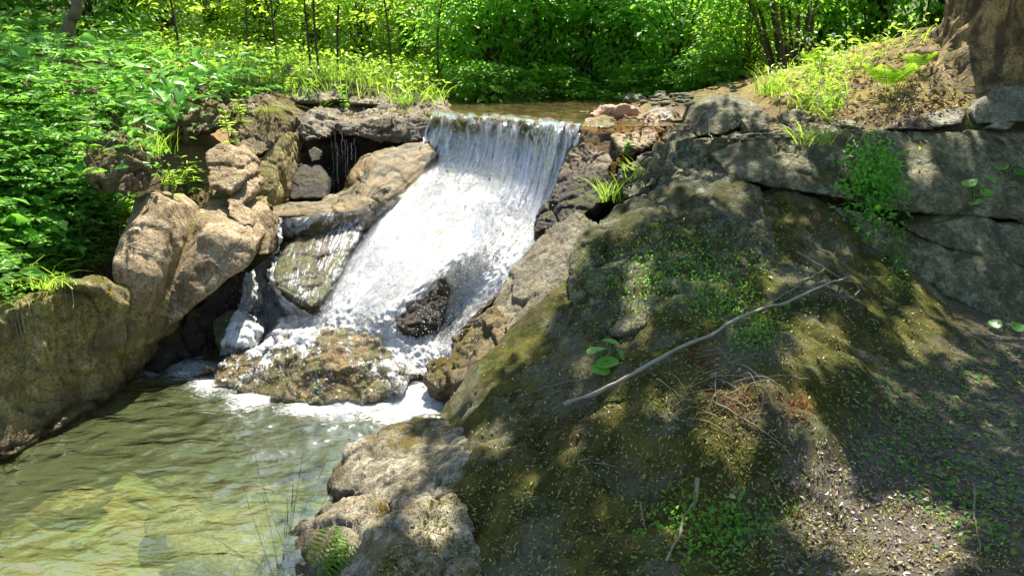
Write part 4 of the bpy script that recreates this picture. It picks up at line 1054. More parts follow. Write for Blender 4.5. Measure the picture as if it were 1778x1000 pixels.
# ------------------------------------------------------------------ bushes and saplings
def bush_mesh(seed, rad, height, clumps, per, ls, droop=.35, wr=.62):
    g = np.random.default_rng(seed)
    u = unit(g.normal(size=(clumps, 3))); rr_ = g.random(clumps) ** .45
    C = u * rr_[:, None] * np.array([rad, rad, height * .5]) + np.array([0, 0, height * .5])
    C[:, :2] *= (1 + .35 * perlin(C * 1.3 + seed))[:, None]
    C = C[C[:, 2] > .05]
    idx = np.repeat(np.arange(len(C)), per)
    sp = g.normal(size=(len(idx), 3)) * np.array([.17, .17, .06]) * (height / 2.2)
    pos = C[idx] + sp
    out = unit(pos - np.array([0, 0, height * .35]))
    ax = unit(sp * np.array([1, 1, .3]) + g.normal(size=sp.shape) * .06 + out * .08) - np.array([0, 0, droop])
    nr = np.array([0, 0, 1.0]) + out * .45 + g.normal(size=sp.shape) * .38
    ln = ls * (.6 + .8 * g.random(len(pos)))
    V, F, r = leaves(pos, ax, nr, ln, ln * wr, DIAM)
    paths = []
    for c in C[:: max(1, len(C) // 26)]:
        b0 = np.array([g.normal() * .08, g.normal() * .08, -.05])
        mid = b0 * .5 + c * .5 + np.array([0, 0, .12 * height]) - np.array([c[0], c[1], 0]) * .18
        paths.append((spline([b0, mid, c], 8), np.linspace(.014, .004, 8) * height / 2))
    return (V, F, r), tubes(paths, 5)
def make_bush(name, seed, mat, **kw):
    (V, F, r), (V2, F2, r2) = bush_mesh(seed, **kw)
    root = empty(name, (0, 0, 0))
    obj('crown', V, F, M[mat], parent=root, attrs={'rnd': r}, smooth=False)
    obj('stem', V2, F2, M['bark_dark'], parent=root, attrs={'rnd': r2})
    return root
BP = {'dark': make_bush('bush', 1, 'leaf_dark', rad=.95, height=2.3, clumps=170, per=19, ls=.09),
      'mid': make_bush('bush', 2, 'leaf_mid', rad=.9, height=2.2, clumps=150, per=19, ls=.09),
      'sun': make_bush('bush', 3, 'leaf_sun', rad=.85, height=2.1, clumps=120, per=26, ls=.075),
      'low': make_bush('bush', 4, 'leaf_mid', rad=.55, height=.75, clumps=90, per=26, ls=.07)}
_used = set()
def place_copy(proto, key, loc, rz, sc, label, cat, group, name=None):
    if key in _used: o_ = copy_tree(proto)
    else: o_ = proto; _used.add(key)
    o_.location = loc; o_.rotation_euler = (0, 0, rz); o_.scale = (sc[0], sc[0], sc[1])
    o_['label'] = label; o_['category'] = cat
    if group: o_['group'] = group
    if name: o_.name = name
    return o_
def at_t(px, t):
    x = (px - 889.0) / FPX * t
    y = t * .995
    return drop(x, y, 12)[0]
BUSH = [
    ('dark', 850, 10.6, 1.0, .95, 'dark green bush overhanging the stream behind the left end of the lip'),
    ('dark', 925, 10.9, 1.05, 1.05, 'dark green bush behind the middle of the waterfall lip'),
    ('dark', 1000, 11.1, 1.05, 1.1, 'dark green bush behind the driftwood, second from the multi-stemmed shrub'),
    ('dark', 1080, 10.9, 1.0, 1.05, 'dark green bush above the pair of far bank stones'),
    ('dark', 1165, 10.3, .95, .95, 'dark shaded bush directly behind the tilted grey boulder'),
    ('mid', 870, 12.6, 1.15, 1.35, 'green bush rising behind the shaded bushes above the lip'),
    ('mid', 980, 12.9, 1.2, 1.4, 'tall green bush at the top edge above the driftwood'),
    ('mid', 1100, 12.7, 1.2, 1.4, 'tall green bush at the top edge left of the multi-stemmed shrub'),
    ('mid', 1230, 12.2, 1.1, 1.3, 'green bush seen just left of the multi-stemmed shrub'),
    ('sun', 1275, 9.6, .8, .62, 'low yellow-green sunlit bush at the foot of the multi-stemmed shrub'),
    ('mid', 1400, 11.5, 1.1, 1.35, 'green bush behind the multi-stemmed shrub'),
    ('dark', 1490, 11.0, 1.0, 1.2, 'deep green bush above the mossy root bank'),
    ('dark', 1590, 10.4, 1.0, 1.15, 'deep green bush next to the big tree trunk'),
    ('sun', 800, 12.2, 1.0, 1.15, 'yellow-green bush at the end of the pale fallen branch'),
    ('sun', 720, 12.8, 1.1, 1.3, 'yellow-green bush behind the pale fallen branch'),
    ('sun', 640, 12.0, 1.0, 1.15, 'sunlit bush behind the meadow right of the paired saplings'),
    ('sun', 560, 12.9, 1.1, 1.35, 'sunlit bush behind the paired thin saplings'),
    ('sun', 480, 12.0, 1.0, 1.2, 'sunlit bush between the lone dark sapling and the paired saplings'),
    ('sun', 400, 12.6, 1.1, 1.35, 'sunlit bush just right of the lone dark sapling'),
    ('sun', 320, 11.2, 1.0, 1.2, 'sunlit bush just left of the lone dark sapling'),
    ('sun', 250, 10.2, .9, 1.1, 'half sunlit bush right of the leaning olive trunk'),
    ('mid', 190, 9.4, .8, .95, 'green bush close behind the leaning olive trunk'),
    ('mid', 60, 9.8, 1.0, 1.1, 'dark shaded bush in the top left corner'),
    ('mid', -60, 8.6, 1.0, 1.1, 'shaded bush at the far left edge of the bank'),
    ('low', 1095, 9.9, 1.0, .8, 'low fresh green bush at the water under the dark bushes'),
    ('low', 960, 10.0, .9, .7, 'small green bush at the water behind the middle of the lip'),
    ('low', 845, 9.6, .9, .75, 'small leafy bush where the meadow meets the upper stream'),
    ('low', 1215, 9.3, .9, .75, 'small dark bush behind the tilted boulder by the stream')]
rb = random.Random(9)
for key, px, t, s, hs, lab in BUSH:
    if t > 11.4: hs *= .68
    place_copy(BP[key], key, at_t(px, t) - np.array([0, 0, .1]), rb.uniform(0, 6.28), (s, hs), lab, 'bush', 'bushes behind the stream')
def make_sapling(seed, h, mat, nl):
    g = np.random.default_rng(seed)
    root = empty('sapling', (0, 0, 0))
    tr = spline([(0, 0, -.05), (g.normal() * .05, .03, h * .25), (.12, .04, h * .5), (.05, .1, h * .75), (g.normal() * .15, g.normal() * .1, h)], 14)
    V, F, r = tubes([(tr, np.linspace(.014, .005, 14))], 7)
    obj('trunk', V, F, M['bark_dark'], parent=root, attrs={'rnd': r})
    paths, pos, ax = [], [], []
    for k in range(26):
        f = .25 + .75 * k / 26
        b0 = tr[min(13, int(f * 13))]; a = g.random() * 6.28; ln = (.55 - .25 * f) * (.6 + .6 * g.random())
        e = b0 + np.array([math.cos(a) * ln, math.sin(a) * ln, ln * (.1 + .3 * g.random())])
        br = spline([b0, (b0 + e) / 2 + np.array([0, 0, .05]), e], 7)
        paths.append((br, np.linspace(.006, .002, 7)))
        for j in range(nl):
            q_ = br[g.integers(2, 7)] + g.normal(size=3) * np.array([.05, .05, .03])
            pos.append(q_); ax.append(np.array([math.cos(a), math.sin(a), -.25]) + g.normal(size=3) * .5)
    V, F, r = tubes(paths, 4)
    obj('branches', V, F, M['bark_dark'], parent=root, attrs={'rnd': r})
    pos, ax = np.array(pos), np.array(ax)
    ln = .075 * (.6 + .8 * g.random(len(pos)))
    V, F, r = leaves(pos, ax, np.array([0, 0, 1.0]) + g.normal(size=pos.shape) * .4, ln, ln * .6)
    obj('crown', V, F, M[mat], parent=root, attrs={'rnd': r}, smooth=False)
    return root
SP_ = make_sapling(21, 2.6, 'leaf_sun', 16)
for px, t, lab in [(340, 8.9, 'lone thin dark sapling standing in the sunlit thicket'), (500, 9.6, 'thin crooked sapling left of the paired saplings behind the meadow'), (555, 9.4, 'left one of the paired thin saplings behind the meadow'), (567, 9.3, 'right one of the paired thin saplings behind the meadow'),
                   (597, 9.6, 'slanting thin sapling just right of the paired saplings'), (690, 9.7, 'thin sapling under the pale fallen branch'), (765, 10.1, 'thin sapling at the lower end of the pale fallen branch'), (450, 10.6, 'thin sapling in the bright leaves right of the lone dark sapling')]:
    place_copy(SP_, 'sap', at_t(px, t), rb.uniform(0, 6.28), (1, rb.uniform(.9, 1.2)), lab, 'sapling', 'thin saplings behind the meadow')
# multi-stemmed shrub
root = empty('multi_stemmed_shrub', at_t(1350, 9.0))
b0 = np.array(root['_o']); g = np.random.default_rng(31); pos, ax = [], []
for k, (tx, lean) in enumerate([(1245, .4), (1275, .3), (1300, .2), (1322, .1), (1340, 0), (1357, 0), (1372, 0), (1405, -.1), (1440, -.2)]):
    e = P(tx, -90, 9.0 + .4 * g.normal())
    st0 = b0 + np.array([(k - 4) * .035, g.normal() * .06, -.05])
    tr = spline([st0, st0 * .45 + e * .55 + np.array([g.normal() * .05, 0, .1]), e], 16)
    V, F, r = tubes([(tr, np.linspace(.026, .012, 16))], 7)
    obj('stem', V, F, M['bark_dark'], parent=root, attrs={'rnd': r})
    for j in range(230):
        q_ = tr[g.integers(7, 16)] + g.normal(size=3) * np.array([.22, .22, .14]); pos.append(q_); ax.append(g.normal(size=3) - np.array([0, 0, .4]))
pos, ax = np.array(pos), np.array(ax); ln = .085 * (.6 + .8 * g.random(len(pos)))
V, F, r = leaves(pos, ax, np.array([0, 0, 1.0]) + g.normal(size=pos.shape) * .5, ln, ln * .65)
obj('crown', V, F, M['leaf_mid'], parent=root, attrs={'rnd': r}, smooth=False)
tag(root, 'multi-stemmed shrub with dark slender stems fanning out above the ledge', 'shrub')
# distant thicket
g = np.random.default_rng(41); m = 42000
x = g.uniform(-16, 14, m); y = 13.2 + 5 * g.random(m) + .02 * x * x
zg = ground_h(np.stack([x, y], 1)); z = zg + .1 + 2.0 * g.random(m) ** .8 * (.75 + .5 * perlin(np.stack([x * .5, y * .5, x * 0], 1)))
pos = np.stack([x, y, z], 1)
ax = g.normal(size=(m, 3)) - np.array([0, 0, .5]); ln = .13 * (.6 + .8 * g.random(m))
V, F, r = leaves(pos, ax, np.array([0, -.2, 1.0]) + g.normal(size=pos.shape) * .5, ln, ln * .65)
o = obj('thicket', V, F, M['leaf_sun'], attrs={'rnd': np.clip(r * .7 + .3 * (x < 0).repeat(4), 0, 1)}, smooth=False)
tag(o, 'continuous green thicket of leaves across the far hillside', 'thicket', kind='stuff')

# ------------------------------------------------------------------ meadow grass and undergrowth
def inpoly(x, y, poly):
    c = False; n_ = len(poly)
    for i in range(n_):
        (x1, y1), (x2, y2) = poly[i], poly[i - 1]
        if (y1 > y) != (y2 > y) and x < (x2 - x1) * (y - y1) / (y2 - y1) + x1: c = not c
    return c
rg = random.Random(17)
pts = []
while len(pts) < 5200:
    x, y = rg.uniform(-5, -.5), rg.uniform(7.7, 12.5)
    if x > -1.0 and y > 9.2: continue
    if y < 7.9 + .2 * math.sin(x * 3): continue
    l, n_ = drop(x, y, 3.2)
    if n_[2] < .4 or l[2] < 1.54: continue
    pts.append(l)
base = np.array(pts)
dirs = RNG.normal(size=base.shape) * .3 + np.array([0, 0, 1])
V1 = blades(base, dirs, RNG.uniform(.10, .34, len(base)), RNG.uniform(.003, .006, len(base)), .45)
sel = base[RNG.random(len(base)) < .5]
a = RNG.random(len(sel)) * 6.28
pl = sel + np.stack([RNG.normal(size=len(sel)) * .03, RNG.normal(size=len(sel)) * .03, RNG.uniform(.05, .3, len(sel))], 1)
V2 = leaves(pl, np.stack([np.cos(a), np.sin(a), RNG.normal(size=len(sel)) * .4], 1), np.array([0, 0, 1]) + RNG.normal(size=pl.shape) * .4, RNG.uniform(.04, .09, len(sel)), RNG.uniform(.025, .05, len(sel)))
V, F, r = merge([V1, V2])
o = obj('meadow_grass', V, F, M['grass'], attrs={'rnd': r})
tag(o, 'bright sunlit grass and weeds covering the meadow above the ledge', 'grass', kind='stuff')

LB = [(-80, 20), (200, 40), (330, 100), (490, 120), (500, 165), (420, 180), (330, 235), (245, 315), (225, 385), (130, 475), (40, 520), (-80, 560)]
gp = []
while len(gp) < 1500:
    px, py = rg.uniform(-90, 510), rg.uniform(10, 570)
    if not inpoly(px, py, LB): continue
    if 145 < px < 245 and 232 < py < 335 and rg.random() < .9: continue
    if 265 < px < 385 and 160 < py < 245 and rg.random() < .75: continue
    if 395 < px < 510 and 170 < py < 285 and rg.random() < .6: continue
    l, n_ = hit(px, py)
    if l[1] > 9.5: continue
    gp.append((l, py))
LP_, LA, LN, LL = [], [], [], []
for l, py in gp:
    h = rg.uniform(.05, .32); a = rg.uniform(0, 6.28)
    top = l + np.array([rg.gauss(0, .04), rg.gauss(-.03, .04), h])
    for k in range(rg.randint(1, 3)):
        a += 2.1 + rg.gauss(0, .4)
        d = np.array([math.cos(a), math.sin(a), .25])
        if rg.random() < .6:
            p_, a_, n__, l_ = pinnate(top, d, np.array([0, 0, 1.0]), rg.uniform(.08, .2), rg.randint(3, 5), rg.uniform(.05, .085))
        else:
            p_, a_, n__, l_ = [top], [d], [np.array([0, 0, 1.0])], [rg.uniform(.07, .13)]
        LP_ += p_; LA += a_; LN += n__; LL += l_
LL = np.array(LL)
V, F, r = leaves(np.array(LP_), np.array(LA) + RNG.normal(size=(len(LL), 3)) * .12, np.array(LN) + np.array([0, -.45, 0]) + RNG.normal(size=(len(LL), 3)) * .42, LL, LL * .5, DIAM)
# low creeping cover close to the soil
gp2 = []
while len(gp2) < 4200:
    px, py = rg.uniform(-90, 510), rg.uniform(10, 570)
    if not inpoly(px, py, LB): continue
    if 145 < px < 245 and 232 < py < 335: continue
    if 265 < px < 385 and 160 < py < 245 and rg.random() < .8: continue
    if 395 < px < 510 and 170 < py < 285 and rg.random() < .7: continue
    l, n_ = hit(px, py)
    if l[1] < 9.5: gp2.append(l + n_ * rg.uniform(.005, .08))
gp2 = np.array(gp2)
c2 = leaves(gp2, RNG.normal(size=gp2.shape) * np.array([1, 1, .4]), np.array([0, 0, 1]) + RNG.normal(size=gp2.shape) * .45, RNG.uniform(.03, .07, len(gp2)), RNG.uniform(.018, .04, len(gp2)))
V, F, r = merge([(V, F, r), c2])
o = obj('undergrowth', V, F, M['leaf_herb'], attrs={'rnd': r}, smooth=False)
tag(o, 'dense green undergrowth of compound leaves covering the left bank', 'undergrowth', kind='stuff')

# coarse big-leaved weeds and dead stalks mixed into the undergrowth
bp = []
while len(bp) < 420:
    px, py = rg.uniform(-60, 480), rg.uniform(60, 540)
    if inpoly(px, py, LB) and not (145 < px < 245 and 232 < py < 335):
        l, n_ = hit(px, py)
        if l[1] < 8.5 and perlin((l * .9 + 3)[None])[0] > -.1: bp.append(l + np.array([rg.gauss(0, .03), rg.gauss(-.04, .04), rg.uniform(.08, .36)]))
bp = np.array(bp)
ax = RNG.normal(size=bp.shape) * np.array([1, .7, .35]) - np.array([0, .25, .15])
ln = RNG.uniform(.07, .17, len(bp))
V, F, r = leaves(bp, ax, np.array([0, -.55, 1]) + RNG.normal(size=bp.shape) * .4, ln, ln * RNG.uniform(.4, .75, len(bp)), OVAL)
o = obj('coarse_weeds', V, F, M['leaf_fresh'], attrs={'rnd': r})
tag(o, 'coarse broad leaved weeds standing among the left bank undergrowth', 'weeds', kind='stuff')
paths = []
for k in range(70):
    px, py = rg.uniform(-40, 480), rg.uniform(90, 500)
    if inpoly(px, py, LB):
        l, n_ = hit(px, py); a = rg.uniform(0, 6.28); h = rg.uniform(.15, .45)
        paths.append((spline([l, l + np.array([math.cos(a) * .06, math.sin(a) * .06, h * .6]), l + np.array([math.cos(a) * .2, math.sin(a) * .2 - .05, h])], 8), np.linspace(.003, .001, 8)))
V, F, r = tubes(paths, 4)
o = obj('dead_stalks', V, F, M['twig_pale'], attrs={'rnd': r})
tag(o, 'dry straw coloured stalks poking out of the left bank undergrowth', 'stalks', kind='stuff')

# ------------------------------------------------------------------ single herbs
def herb_mesh(seed, h, pairs, ll, wr, mat, kind='pair'):
    g = np.random.default_rng(seed)
    root = empty('herb', (0, 0, 0))
    st_ = [];  P_, A_, N_, L_ = [], [], [], []
    for s in range(3 if kind != 'rosette' else 1):
        a0 = g.random() * 6.28; lean = .25 * g.random()
        tip = np.array([math.cos(a0) * lean * h, math.sin(a0) * lean * h, h * (1 - .2 * s)])
        tr = spline([(0, 0, -.02), tip * .5 + np.array([0, 0, .03]), tip], 9)
        st_.append((tr, np.linspace(.004, .002, 9)))
        for k in range(pairs):
            f = (k + 1.2) / (pairs + .2); p = tr[min(8, int(f * 8))]; a = a0 + k * 1.57 + g.normal() * .2
            n_l = 2 if kind == 'pair' else 4
            for j in range(n_l):
                aa = a + j * 6.28 / n_l
                P_.append(p); A_.append([math.cos(aa), math.sin(aa), .35 - .3 * (1 - f)]); N_.append([0, 0, 1]); L_.append(ll * (1.1 - .45 * f) * (.8 + .4 * g.random()))
        P_.append(tip); A_.append([math.cos(a0), math.sin(a0), .7]); N_.append([0, 0, 1]); L_.append(ll * .6)
    V, F, r = tubes(st_, 5)
    obj('stem', V, F, M['stemgreen'], parent=root, attrs={'rnd': r})
    L_ = np.array(L_)
    V, F, r = leaves(np.array(P_), np.array(A_), np.array(N_, float) + g.normal(size=(len(L_), 3)) * .2, L_, L_ * wr, OVAL)
    obj('leaves', V, F, M[mat], parent=root, attrs={'rnd': r})
    return root
HP = {'a': herb_mesh(51, .30, 4, .10, .42, 'leaf_herb'), 'b': herb_mesh(52, .24, 5, .085, .28, 'grass'), 'c': herb_mesh(53, .26, 4, .075, .26, 'leaf_mid', 'whorl'), 'd': herb_mesh(54, .18, 3, .12, .48, 'leaf_herb')}
for key, px, py, s, lab in [
    ('a', 70, 430, 1.1, 'broad leaved herb at the lip of the hollowed rock face'), ('a', 25, 415, .9, 'broad leaved herb at the left picture edge above the hollowed rock'), ('d', 95, 395, 1.0, 'low broad leaved herb just above the hanging dandelion'),
    ('b', 330, 335, 1.1, 'pale narrow leaved herb on top of the angular boulder'), ('b', 345, 318, .8, 'small narrow leaved herb just above the angular boulder'), ('b', 400, 250, 1.0, 'yellow-green herb over the sunlit tan rock'),
    ('c', 150, 275, 1.0, 'whorled dark green herb left of the brown earthy block'), ('c', 300, 265, 1.0, 'whorled herb right of the brown earthy block'), ('c', 330, 255, .8, 'small whorled herb between earthy block and tan rock'),
    ('a', 130, 340, 1.0, 'five-leafed tall herb below the brown earthy block'), ('a', 100, 305, 1.0, 'tall leafy herb left of and below the earthy block'), ('d', 20, 335, 1.1, 'broad leaved herb at the left edge halfway up the bank'),
    ('c', 45, 235, 1.3, 'tall feathery herb at the left edge above the bank middle'), ('c', 85, 190, 1.3, 'tall feathery herb under the leaning olive trunk'), ('c', 120, 215, 1.2, 'feathery herb above the brown earthy block'),
    ('b', 420, 215, .9, 'bright herb at the foot of the golden moss hump'), ('b', 505, 170, .9, 'bright herb beside the weathered stone course'), ('c', 535, 178, .8, 'small whorled herb growing on the ledge above the hollow'), ('c', 600, 192, .8, 'small herb hanging over the middle of the ledge'),
    ('a', 30, 140, 1.2, 'shaded tall herb near the top left corner'), ('a', 210, 170, 1.1, 'leafy herb in the sun patch right of the leaning trunk'), ('b', 250, 140, 1.1, 'bright herb below the sunlit bush right of the trunk'), ('b', 330, 140, 1.0, 'bright herb below the lone dark sapling'),
    ('a', 15, 500, 1.0, 'leafy herb hanging over the top of the hollowed rock at the left edge'), ('d', 60, 505, 1.0, 'broad leaved herb hanging over the hollowed rock left of the dandelion'), ('a', 140, 478, .9, 'leafy herb on the rock right above the dandelion flower'), ('b', 185, 440, .9, 'pale narrow leaved herb at the foot of the tan rock pillar'), ('d', 170, 395, 1.1, 'broad leaved herb left of the tan rock pillar'), ('b', 300, 345, .9, 'narrow leaved herb in the gap right of the tan pillar'), ('b', 370, 345, .8, 'small pale herb on the upper edge of the angular boulder'),
    ('d', 1448, 100, 1.0, 'leafy herb under the white seed heads'), ('b', 1425, 130, 1.1, 'pale herb at the foot of the seed head stalks'), ('d', 1090, 268, .5, 'small round leaved sprig in the rock cleft by the grass tuft')]:
    l, n_ = hit(px, py)
    place_copy(HP[key], 'h' + key, l, rb.uniform(0, 6.28), (s, s), lab, 'herb', 'herbs on the banks')
# butterbur: big round leaves where meadow meets the stream
def round_plant(name, px, py, lv, label, mat='leaf_mid', cat='plant', stems=True):
    l0, _ = hit(px, py)
    root = empty(name, l0)
    for (dx, dy, dz, sz, az) in lv:
        c = l0 + np.array([dx, dy, dz])
        V, F, r = tubes([(spline([l0, (l0 + c) / 2 + np.array([dx * .2, 0, .02]), c], 7), np.linspace(.003, .002, 7) * (sz / .06))], 5)
        obj('leaf_stalk', V, F, M['stemgreen'], parent=root, attrs={'rnd': r})
        d = np.array([[math.cos(az), math.sin(az), -.18]])
        V, F, r = leaves(c[None] - d * sz * .42, d, np.array([[rg.gauss(0, .15), -.35, 1.0]]), sz, sz, ROUND)
        obj('leaf', V, F, M[mat], parent=root, attrs={'rnd': r})
    return tag(root, label, cat)
round_plant('butterbur', 805, 168, [(-.12, 0, .32, .26, 2.6), (.08, .05, .40, .28, .6), (.2, -.05, .24, .24, -.3), (-.02, -.08, .2, .22, -1.5), (.28, .05, .12, .2, .2), (-.2, .05, .2, .2, 3.0), (.1, .15, .3, .24, 1.4)], 'large leaved butterbur at the meadow corner by the lip', 'leaf_sun')
round_plant('round_leaved_plant', 1052, 640, [(-.04, .0, .09, .095, 2.2), (.085, .0, .06, .10, .3), (.0, -.02, .045, .105, -1.2), (-.03, -.06, .025, .09, -2.2), (.02, .03, .12, .08, 1.2)], 'little plant with five round green leaves on the mossy slope', 'leaf_fresh')
round_plant('round_leaved_plant', 1745, 575, [(-.05, 0, .05, .08, 2.8), (.04, -.02, .04, .085, -.3)], 'bright two-leafed seedling at the foot of the stone ledge', 'leaf_fresh')
round_plant('round_leaved_plant', 1690, 330, [(-.05, -.06, .06, .11, 2.5), (.04, -.06, .0, .10, -.6), (-.02, -.07, -.06, .10, -1.5), (.06, -.06, .08, .08, .5)], 'round leaved plant hanging on the stone ledge face', 'leaf_fresh')
round_plant('round_leaved_plant', 1745, 300, [(-.05, -.06, .05, .10, 2.5), (.05, -.06, .02, .10, -.6), (.0, -.07, -.07, .09, -1.5), (.08, -.06, .10, .1, .5)], 'leafy plant on the ledge face near the right edge', 'leaf_fresh')
# cress like cushion on the ledge face
def cushion(name, px, py, w, h, n_, ls, mat, label, cat='plant', out=.10):
    l0, nn = hit(px, py)
    root = empty(name, l0); pos, paths = [], []
    for k in range(n_):
        x_, y_ = rg.gauss(px, w * .42), rg.gauss(py, h * .40)
        l, nrm = hit(x_, y_)
        if abs(l[1] - l0[1]) > .5: continue
        p = l + nrm * rg.uniform(.01, out) + np.array([0, -.02, rg.uniform(-.02, .03)])
        pos.append(p)
        if k % 9 == 0: paths.append((spline([l, (l + p) / 2 + np.array([0, -.01, .01]), p], 5), [.002, .0018, .0016, .0014, .001]))
    pos = np.array(pos)
    V, F, r = tubes(paths, 4); obj('stem', V, F, M['stemgreen'], parent=root, attrs={'rnd': r})
    ln = ls * RNG.uniform(.6, 1.4, len(pos))
    V, F, r = leaves(pos, RNG.normal(size=pos.shape) + np.array([0, -.4, -.2]), np.array([0, -.6, 1]) + RNG.normal(size=pos.shape) * .5, ln, ln * .55)
    obj('foliage', V, F, M[mat], parent=root, attrs={'rnd': r}, smooth=False)
    return tag(root, label, cat)
cushion('feathery_plant', 1505, 325, 58, 84, 1300, .040, 'leaf_fresh', 'feathery bright green plant growing on the stone ledge face', out=.12)
cushion('creeping_plant', 1555, 430, 30, 110, 260, .022, 'leaf_dark', 'thin green plant trailing down the crack of the stone ledge', out=.04)
cushion('creeping_plant', 1180, 470, 210, 95, 1700, .016, 'leaf_dark', 'dark creeping plant with tiny leaves on the front of the domed boulder', out=.03)
cushion('creeping_plant', 1245, 530, 80, 50, 420, .016, 'leaf_dark', 'tiny leaved creeping patch above the long stick', out=.03)
cushion('creeping_plant', 1310, 575, 60, 50, 350, .016, 'leaf_dark', 'tiny leaved creeping patch just below the long stick', out=.03)
cushion('creeping_plant', 1235, 915, 150, 90, 700, .018, 'leaf_dark', 'dark creeping patch at the bottom of the slope beside the wet ground', out=.03)
# grass tufts
def tuft(px, py, n_, ln, wd, mat, label, spread=.04, bend=.4, name='grass_tuft', tilt=(0, 0)):
    l0, nn = hit(px, py)
    root = l0
    base = l0 + RNG.normal(size=(n_, 3)) * np.array([spread, spread, .004]) - np.array([0, 0, .015])
    d = RNG.normal(size=(n_, 3)) * .28 + np.array([tilt[0], tilt[1], 1])
    V, F, r = blades(base, d, ln * RNG.uniform(.45, 1.1, n_), wd * RNG.uniform(.6, 1.2, n_), bend)
    o_ = obj(name, V, F, M[mat], attrs={'rnd': r}, origin=l0)
    return tag(o_, label, 'grass', 'grass tufts')
tuft(1058, 345, 60, .26, .0035, 'grass', 'bright grass tuft in the cleft right of the waterfall', .04)
tuft(1098, 305, 34, .2, .003, 'grass', 'thin grass tuft beside the layered rock, right of the bright tuft', .03)
tuft(1412, 246, 90, .26, .003, 'grass', 'grass tuft spilling over the edge of the stone ledge', .07, .8)
tuft(1440, 185, 40, .22, .003, 'grass', 'grass tuft on the leafy slope above the ledge', .06)
tuft(541, 885, 34, .15, .0028, 'grass', 'fresh yellow-green grass tuft at the pool edge of the pale rock', .03)
tuft(482, 1010, 22, .74, .0065, 'grass_dark', 'dark upright sedge blades at the bottom edge of the pool', .045, .08)
tuft(265, 262, 70, .22, .003, 'grass', 'grass tuft right behind the brown earthy block', .08)
tuft(300, 315, 60, .18, .003, 'grass', 'grass tuft above the tan rock pillar', .06)
tuft(215, 365, 60, .26, .0035, 'grass', 'drooping grass tuft over the tan rock pillar', .06, .9, tilt=(.5, -.4))
tuft(30, 480, 60, .2, .0032, 'grass', 'grass tuft at the left edge above the hollowed rock face', .08, .7)
tuft(90, 492, 60, .24, .0035, 'grass', 'drooping grass tuft on the rock edge beside the dandelion', .06, .9, tilt=(.2, -.5))
tuft(150, 460, 50, .22, .003, 'grass', 'grass tuft at the left foot of the tan rock pillar', .05, .8, tilt=(.3, -.4))
tuft(1335, 160, 80, .3, .0035, 'grass', 'tall grass tuft behind the tilted grey boulder', .06)
tuft(455, 195, 160, .2, .0025, 'litter', 'straw coloured hanging grass on the golden moss hump', .08, 1.1, tilt=(.4, -.5))
tuft(395, 215, 70, .2, .003, 'grass', 'green grass tuft left of the golden moss hump', .06, .6)
tuft(560, 185, 60, .16, .003, 'grass', 'grass tuft on the ledge left of the tan slab', .04, .6)
tuft(700, 180, 70, .14, .003, 'grass', 'grass tuft over the tan slab near the lip', .045, .6)
tuft(1180, 160, 50, .2, .0035, 'grass_dark', 'dark grass tuft on the far bank near the pair of stones', .06)
# plants on the leafy bank above the ledge
RB = [(1320, 165), (1400, 70), (1470, 60), (1540, 60), (1640, 20), (1630, 70), (1545, 105), (1480, 150), (1440, 215), (1390, 200)]
bp, lp = [], []
while len(bp) < 480:
    px, py = rg.uniform(1310, 1650), rg.uniform(10, 220)
    if not inpoly(px, py, RB): continue
    if px > 1480 and rg.random() < .6: continue
    l, n_ = hit(px, py)
    if l[1] > 9.3: continue
    bp.append(l)
    if rg.random() < .9: lp.append(l + np.array([rg.gauss(0, .03), rg.gauss(0, .03), rg.uniform(.02, .22)]))
bp, lp = np.array(bp), np.array(lp)
b1 = blades(bp, RNG.normal(size=bp.shape) * .35 + np.array([0, -.1, 1]), RNG.uniform(.06, .24, len(bp)), RNG.uniform(.002, .0045, len(bp)), .5)
b2 = leaves(lp, RNG.normal(size=lp.shape) * np.array([1, 1, .4]), np.array([0, -.2, 1]) + RNG.normal(size=lp.shape) * .45, RNG.uniform(.03, .085, len(lp)), RNG.uniform(.02, .04, len(lp)))
V, F, r = merge([b1, b2])
o = obj('bank_plants', V, F, M['grass'], attrs={'rnd': r}, smooth=False)
tag(o, 'mixed grass and weeds on the bank between the ledge and the bushes', 'weeds', kind='stuff')
# dark moss hanging on the lip of the fall
mp = []
for k in range(2600):
    u_ = rg.choice([rg.gauss(.04, .03), rg.gauss(.2, .05), rg.gauss(.24, .04), rg.uniform(0, 1), rg.gauss(.62, .05)])
    if 0 <= u_ <= 1: mp.append(gl(u_, rg.uniform(.95, 1.25 + .55 * rg.random() ** 2)) + np.array([0, -.012, .0]) + np.array([rg.gauss(0, .006), rg.gauss(0, .008), rg.gauss(0, .008)]))
mp = np.array(mp)
V, F, r = leaves(mp, RNG.normal(size=mp.shape) * .5 + np.array([-.1, -.5, -.8]), RNG.normal(size=mp.shape), RNG.uniform(.012, .035, len(mp)), RNG.uniform(.004, .010, len(mp)))
o = obj('lip_moss', V, F, M['moss_tip'], attrs={'rnd': r}, smooth=False)
tag(o, 'wet olive moss hanging along the lip of the waterfall', 'moss', kind='stuff')
